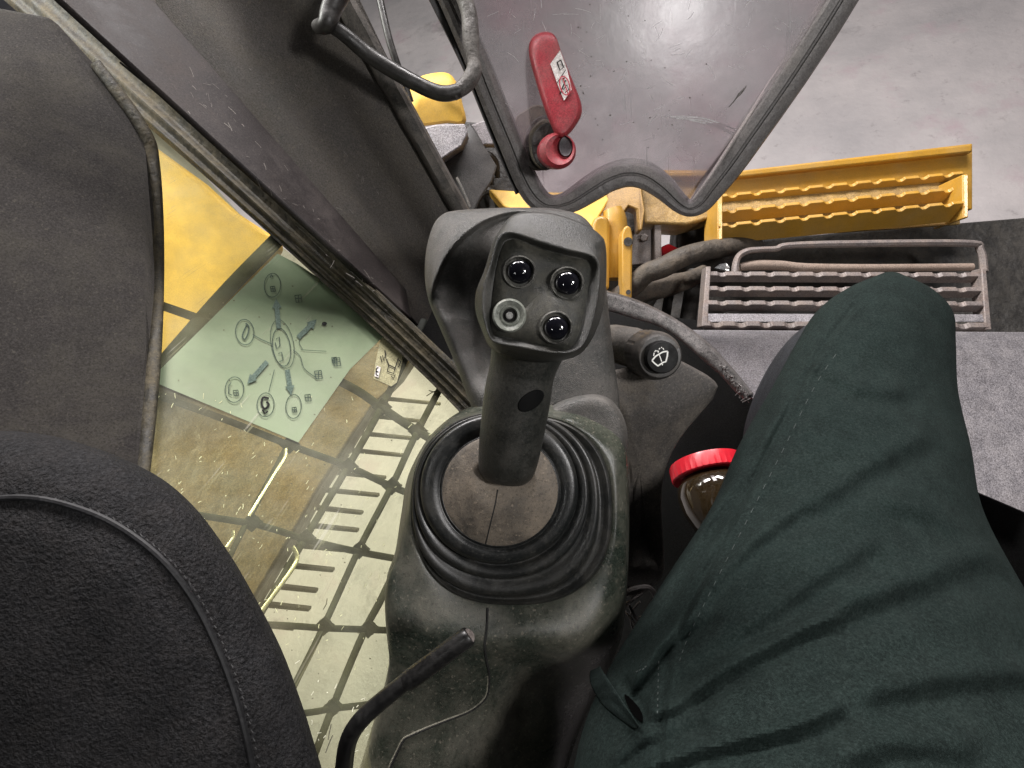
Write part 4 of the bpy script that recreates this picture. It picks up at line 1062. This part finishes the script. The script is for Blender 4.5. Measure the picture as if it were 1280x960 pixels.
# knob: axis from the shaft towards the viewer's right
kA = P(806, 441, .668); kB = P(827.5, 446.7, .595)
ax = (kB - kA).normalized()
s_ = ax.cross(M3 @ Vector((0, 1, 0))).normalized(); u_ = s_.cross(ax).normalized()
def kring(t, r, n=72, rib=0):
    c_ = kA + (kB - kA) * t; o_ = []
    for k in range(n):
        a = 2 * PI * k / n; rr = r - (rib if (k % 6) in (0,) else 0)
        o_.append(c_ + (s_ * math.cos(a) + u_ * math.sin(a)) * rr)
    return o_
def kloft(rings):
    n = len(rings[0]); V = [p for r in rings for p in r]; F = []
    for i in range(len(rings) - 1):
        for k in range(n): F.append((i * n + k, i * n + (k + 1) % n, (i + 1) * n + (k + 1) % n, (i + 1) * n + k))
    F.append(tuple(range(n))); F.append(tuple(range((len(rings) - 1) * n, len(rings) * n)))
    return V, F
kb = mk('wiper_knob', *kloft([kring(.10, .022), kring(.14, .0262), kring(.16, .0270, rib=.0012), kring(.62, .0262, rib=.0012), kring(.64, .0264), kring(.78, .0250), kring(.86, .0235), kring(.90, .0215), kring(.905, .0180)]),
        mat('knob_plastic', (.020, .019, .018), .42, dust=(.14, .12, .10), dusta=.5, dscale=60), sc2, smooth=28)
mk('knob_cap', *kloft([kring(.88, .0172), kring(1.0, .0168), kring(1.03, .0155), kring(1.035, .010)]), mat('cap_black', (.004, .004, .004), .5, .2, cg=.1, dust=(.06, .055, .055), dusta=.1, dscale=90), kb, smooth=28)
kc = kA + (kB - kA) * 1.045
def kp(x, y):
    """pixel on the cap's flat face"""
    d = P(x, y, 1) - CAM
    t = (kc - CAM).dot(ax) / d.dot(ax); return CAM + d * t
def kstroke(pts, w):
    V = []; F = []
    for i, p in enumerate(pts):
        a = pts[max(i - 1, 0)]; b_ = pts[min(i + 1, len(pts) - 1)]; dx, dy = b_[0] - a[0], b_[1] - a[1]; l = math.hypot(dx, dy) or 1
        for s in (-1, 1): V.append(kp(p[0] - s * dy / l * w / 2, p[1] + s * dx / l * w / 2))
    return V, [(2 * i, 2 * i + 1, 2 * i + 3, 2 * i + 2) for i in range(len(pts) - 1)]
z = lambda x, y: (770 + x / 12, 400 + y / 12)
icon = [kstroke(catmull([z(540, 610), z(590, 550), z(650, 510), z(710, 478), z(775, 470)], 4), 1.9), kstroke([z(775, 470), z(770, 540), z(748, 625)], 1.9), kstroke(catmull([z(752, 625), z(700, 640), z(630, 690)], 4), 1.8), kstroke([z(632, 690), z(585, 655), z(540, 610)], 1.8),
        kstroke([z(645, 515), z(668, 570), z(685, 625)], 1.2), kstroke([z(690, 660), z(700, 678)], 1.3)]
for a, b_ in (((565, 540), (572, 490)), ((578, 478), (600, 455)), ((608, 458), (625, 470)), ((632, 490), (638, 460)), ((644, 440), (662, 420)), ((675, 410), (692, 413)), ((702, 420), (718, 445))): icon.append(kstroke([z(*a), z(*b_)], 1.3))
mk('wiper_symbol', *join(*icon), white_ink, kb, smooth=0)
V, F = tube_w([P(742, 432, .70), P(770, 430, .69), P(790, 434, .68), P(806, 441, .668)], [.024, .023, .0235, .024], 32); mk('knob_stem', V, F, bracket_plastic, sc2)

# wires beside the cover
wr = empty('wire_bundle', P(795, 760, .75), 'thin dark wires crossing between console and trouser leg', 'wires')
for pts, r in (([(776, 748, .72), (788, 738, .71), (806, 734, .71), (815, 738, .72), (822, 752, .74)], 3.6), ([(776, 760, .72), (790, 750, .71), (803, 741, .71)], 2.4), ([(780, 762, .73), (792, 778, .72), (802, 800, .74)], 1.6), ([(786, 756, .72), (796, 774, .72), (812, 790, .74)], 2.0), ([(796, 800, .75), (788, 770, .74), (800, 752, .73)], 1.4), ([(770, 812, .74), (780, 826, .74), (790, 838, .75)], 1.4), ([(800, 772, .74), (808, 768, .74), (818, 766, .75)], 1.8)):
    V, F = tube_px(pts, r, 8, 6); mk('wire', V, F, mat('wire_grey', (.075, .068, .066), .45, dust=(.17, .15, .14), dusta=.5), wr)

# ------------------------------------------------------------------ jar with red lid
jc = P(886, 594, .95)
up = Vector((0, 0, 1)); up = dirw(-.10, .86, -.50); jx = up.orthogonal().normalized(); jy = up.cross(jx)
def jr(h, r, n=80, rib=0): return [jc + up * h + (jx * math.cos(2 * PI * k / n) + jy * math.sin(2 * PI * k / n)) * (r - (rib if k % 2 else 0)) for k in range(n)]
ja = empty('jar', jc - Vector((0, 0, .1)), 'amber jar with a red ribbed lid in the dark beside the leg', 'jar')
mk('glass_body', *kloft([jr(-.105, .018), jr(-.10, .030), jr(-.085, .044), jr(-.06, .054), jr(-.035, .058), jr(-.018, .056), jr(-.010, .050), jr(-.004, .047), jr(.002, .047)]), jar_glass, ja)
mk('lid', *kloft([jr(-.004, .0575), jr(-.002, .0600, rib=.0014), jr(.018, .0600, rib=.0014), jr(.0215, .0585), jr(.022, .0540), jr(.0205, .0520)]), red_lid, ja, smooth=30)

# ------------------------------------------------------------------ bent lever in front
bl_ = empty('bent_lever', P(430, 960, .46), 'black bent rod lever with a sleeve, rising in front of the console', 'lever')
V, F = tube_px([(436, 1040, .50), (430, 985, .47), (431, 950, .455), (437, 922, .445), (452, 899, .44), (476, 877, .438), (502, 856, .436), (520, 842, .434)], [11, 11, 11, 11, 11, 10.8, 10.5, 10.5], 24, 10); mk('rod', V, F, lever_mat, bl_)
V, F = tube_px([(513, 849, .435), (514, 848.3, .4345), (540, 829, .432), (565, 810, .430), (583, 797, .429), (587, 794, .429)], [12.0, 12.6, 12.8, 12.6, 12.2, 10.5], 24, 8); mk('sleeve', V, F, mat('sleeve_plastic', (.005, .005, .005), .30, cg=.15, dust=(.08, .075, .07), dusta=.15, dscale=60), bl_)
V, F = tube_px([(583, 797, .4285), (586, 795, .427)], [9.6, 9.2], 18, 2)
mk('bare_tip', V, F, mat('chipped_tip', (.13, .11, .10), .5, metal=.2, dust=(.4, .36, .34), dusta=.8, dscale=130), bl_)

# ------------------------------------------------------------------ seat bolster
edge = [(-120, 545), (20, 540), (110, 558), (190, 592), (240, 632), (280, 684), (310, 733), (350, 810), (378, 885), (392, 930), (402, 965), (412, 1020), (418, 1080)]
E = catmull(edge, 5); rows = []
for i, (x, y) in enumerate(E):
    tx, ty = -260 + (x + 260) * .12, 1180 - (1180 - y) * .12
    l = math.hypot(tx - x, ty - y); row = [(x - (tx - x) / l * 1, y - (ty - y) / l * 1, .52), (x, y, .445)]
    for w, z_ in ((3, .420), (14, .402), (45, .385), (100, .374), (190, .368)): row.append((x + (tx - x) / l * w, y + (ty - y) / l * w, z_))
    row.append((tx, ty, .37)); rows.append(row)
V, F = grid_patch(rows, 4, 1, dent=lambda x, y: -.003 * noise.noise(Vector((x * .012, y * .012, 0))))
o = mk('seat_bolster', V, F, seat_mat, None, solid=.02); tag(o, 'black coarse fabric side bolster of the operator seat', 'seat')
tse = bvh(o); bpy.context.view_layer.update()
pp = [(-100, 640), (20, 622), (110, 640), (180, 680), (232, 735), (272, 810), (300, 890), (318, 975), (325, 1060)]
V, F = tube_w([P(x, y, depth_on(tse, x, y, .38) - .0004) for x, y in catmull(pp, 10)], .0022, 8); mk('piping', V, F, mat('piping_vinyl', (.012, .012, .013), .45), o)
sq = []
for k, (x, y) in enumerate(catmull(pp, 16)):
    if k % 2: sq.append(stroke([(x + 7, y - 4), (x + 9.5, y - .5)], 1.4, tse, .0008))
tag(mk('stitch', *join(*sq), mat('seat_thread', (.05, .05, .05), .8), o, smooth=0), kind='stuff')

# ------------------------------------------------------------------ operator's leg
pe = empty('person', P(1020, 960, .5), 'seated person in dark green work trousers, only one bent leg in view', 'person')
axis = [(1150, 1400, .36, 520, .14), (1105, 1150, .40, 410, .12), (1060, 960, .465, 343, .115), (1052, 850, .505, 298, .105), (1052, 740, .55, 231, .10), (1058, 640, .60, 172, .09), (1068, 560, .65, 146, .08), (1080, 490, .70, 118, .07), (1095, 430, .74, 100, .062), (1106, 392, .765, 86, .05), (1112, 368, .78, 58, .035), (1114, 357, .79, 22, .012)]
folds = [([(1040, 790), (1000, 804), (960, 824), (921, 843), (879, 869), (842, 897), (815, 904)], 7, .0075), ([(1040, 905), (1000, 922), (935, 939), (865, 953), (800, 975)], 8, .007), ([(862, 910), (830, 922), (797, 936), (775, 955)], 7, .005),
         ([(997, 649), (937, 692), (895, 735), (862, 775), (830, 810), (800, 850)], 8, .006), ([(981, 520), (931, 596), (887, 655), (850, 705), (822, 760)], 8, .007), ([(960, 610), (915, 665), (875, 715), (835, 780)], 7, .004),
         ([(935, 560), (905, 620), (875, 668)], 6, .004), ([(1080, 700), (1020, 740), (985, 765), (930, 800)], 9, .005), ([(880, 780), (850, 800), (822, 822), (790, 870)], 6, .005),
         ([(1150, 560), (1080, 600), (1020, 640)], 10, .006), ([(1230, 700), (1140, 740), (1060, 770)], 12, .007), ([(1280, 850), (1180, 860), (1090, 880)], 13, .008), ([(1120, 640), (1180, 660), (1240, 720)], 12, .006), ([(1020, 470), (1060, 500), (1120, 505)], 8, .005), ([(1200, 950), (1120, 940), (1060, 960)], 14, .007)]
seam_l = catmull([(1075, 400), (1022, 470), (976, 560), (930, 650), (884, 740), (850, 812), (838, 870), (832, 960), (835, 1100)], 4)
def legd(x, y):
    v = 0
    for pl, w, a in folds:
        dd_ = segdist(x, y, pl); v -= 1.05 * a * math.exp(-(dd_ / (1.5 * w)) ** 2)
        v += a * .95 * math.exp(-(segdist(x - w * 1.2, y - w * 2, pl) / (w * 1.8)) ** 2)
    v -= .0020 * math.exp(-(segdist(x, y, seam_l) / 3.5) ** 2)
    v += .0035 * math.exp(-(segdist(x + 7, y + 2, seam_l) / 4) ** 2)
    v -= .003 * math.exp(-(segdist(x, y, [(750, 834), (764, 858), (787, 893), (800, 909)]) / 5) ** 2)
    v += .008 * math.exp(-(segdist(x, y, [(782, 866), (796, 886), (806, 903)]) / 7) ** 2)
    v += .0022 * noise.noise(Vector((x * .02, y * .02, 0))) + .0012 * noise.noise(Vector((x * .06, y * .05, 4)))
    return v
ax_ = catmull(axis, 26); rings = []; n = 520
for (x, y, d, hw, rd) in ax_:
    ring = []
    for k in range(n):
        a = 2 * PI * k / n; px = x - hw * math.cos(a); dz = d + rd * (.9 if math.sin(a) < 0 else 1) * -math.sin(a)
        # keep the silhouette where it is at mid depth; pixel x scales with depth
        q = d / dz if False else 1
        dzz = dz + (legd(px, y) if math.sin(a) > .02 and y < 1040 and px < 1320 else 0)
        ring.append((px, y - 18 * math.sin(a), dzz))
    rings.append(ring)
V, F = loft(rings)
leg = mk('trouser_leg', V, F, trouser, pe, sm_it=8)
tleg = bvh(leg)
# calf behind the thigh
V, F = tube_px([(1090, 420, .80), (1052, 470, .82), (1020, 540, .90), (1000, 610, 1.0), (985, 690, 1.1)], [58, 78, 82, 70, 60], 32, 8)
mk('trouser_calf', V, F, trouser_side, pe)
# pocket: black strip for the shade in its opening, folded flap and stitches
slit = [(781, 868), (787, 877), (795, 889), (803, 902)]
V = []; F = []
for k, ((x, y), w) in enumerate(zip(catmull(slit, 4), [1, 3, 5, 6.5, 8, 9, 10, 11, 11, 10, 8, 5, 1])):
    for s_ in (-.5, .5): V.append(P(x + w * s_ * .9, y - w * s_ * .5, depth_on(tleg, x + w * s_, y - w * s_ * .5, .5) - .0022))
F = [(2 * i, 2 * i + 1, 2 * i + 3, 2 * i + 2) for i in range(len(V) // 2 - 1)]
mk('pocket_slit_shade', V, F, mat('slit_black', (.002, .002, .002), .95, 0, cg=0), leg, smooth=0)
fp_ = catmull([(750, 833), (756, 843), (766, 858), (777, 875), (788, 891), (800, 909)], 6); rows = []
for i, (x, y) in enumerate(fp_):
    w = 22 * math.sin(PI * (.18 + .72 * i / (len(fp_) - 1))); d0 = depth_on(tleg, x + 10, y + 4, .5)
    row = []
    for u, z_ in ((0, .0005), (.0, -.0045), (.12, -.0060), (.35, -.0050), (.7, -.0030), (1, .001)):
        qx, qy = x - w * u, y + w * .45 * u; row.append((qx, qy, min(d0 + .02 * u, depth_on(tleg, qx + 3, qy, d0 + .02 * u)) + z_))
    rows.append(row)
V, F = grid_patch(rows, 3, 1)
mk('pocket_flap', V, F, mat('flap_fabric', (.011, .018, .0165), .85, .12, grain=.9, gscale=1400), leg, solid=.0008)
stc = []
for k in range(9):
    x = 823.5 - .2 * k; y = 826 + 7.8 * k; stc.append(stroke([(x, y), (x - .2, y + 3)], 1.2, tleg, .0012))
sl_ = catmull(seam_l, 3)
for k in range(0, len(sl_) - 2, 2):
    (x, y), (x2, y2) = sl_[k], sl_[k + 1]
    if 440 < y < 830: stc.append(stroke([(x + 4, y), (x + 4 + (x2 - x) * .8, y + (y2 - y) * .8)], .8, tleg, .0012))
for (x, y) in ((795, 840), (799, 838), (803, 837), (806, 834)): stc.append(stroke([(x, y), (x + 2, y - 1.5)], 1.2, tleg, .0012))
tag(mk('stitch', *join(*stc), thread_mat, leg, smooth=0), kind='stuff')
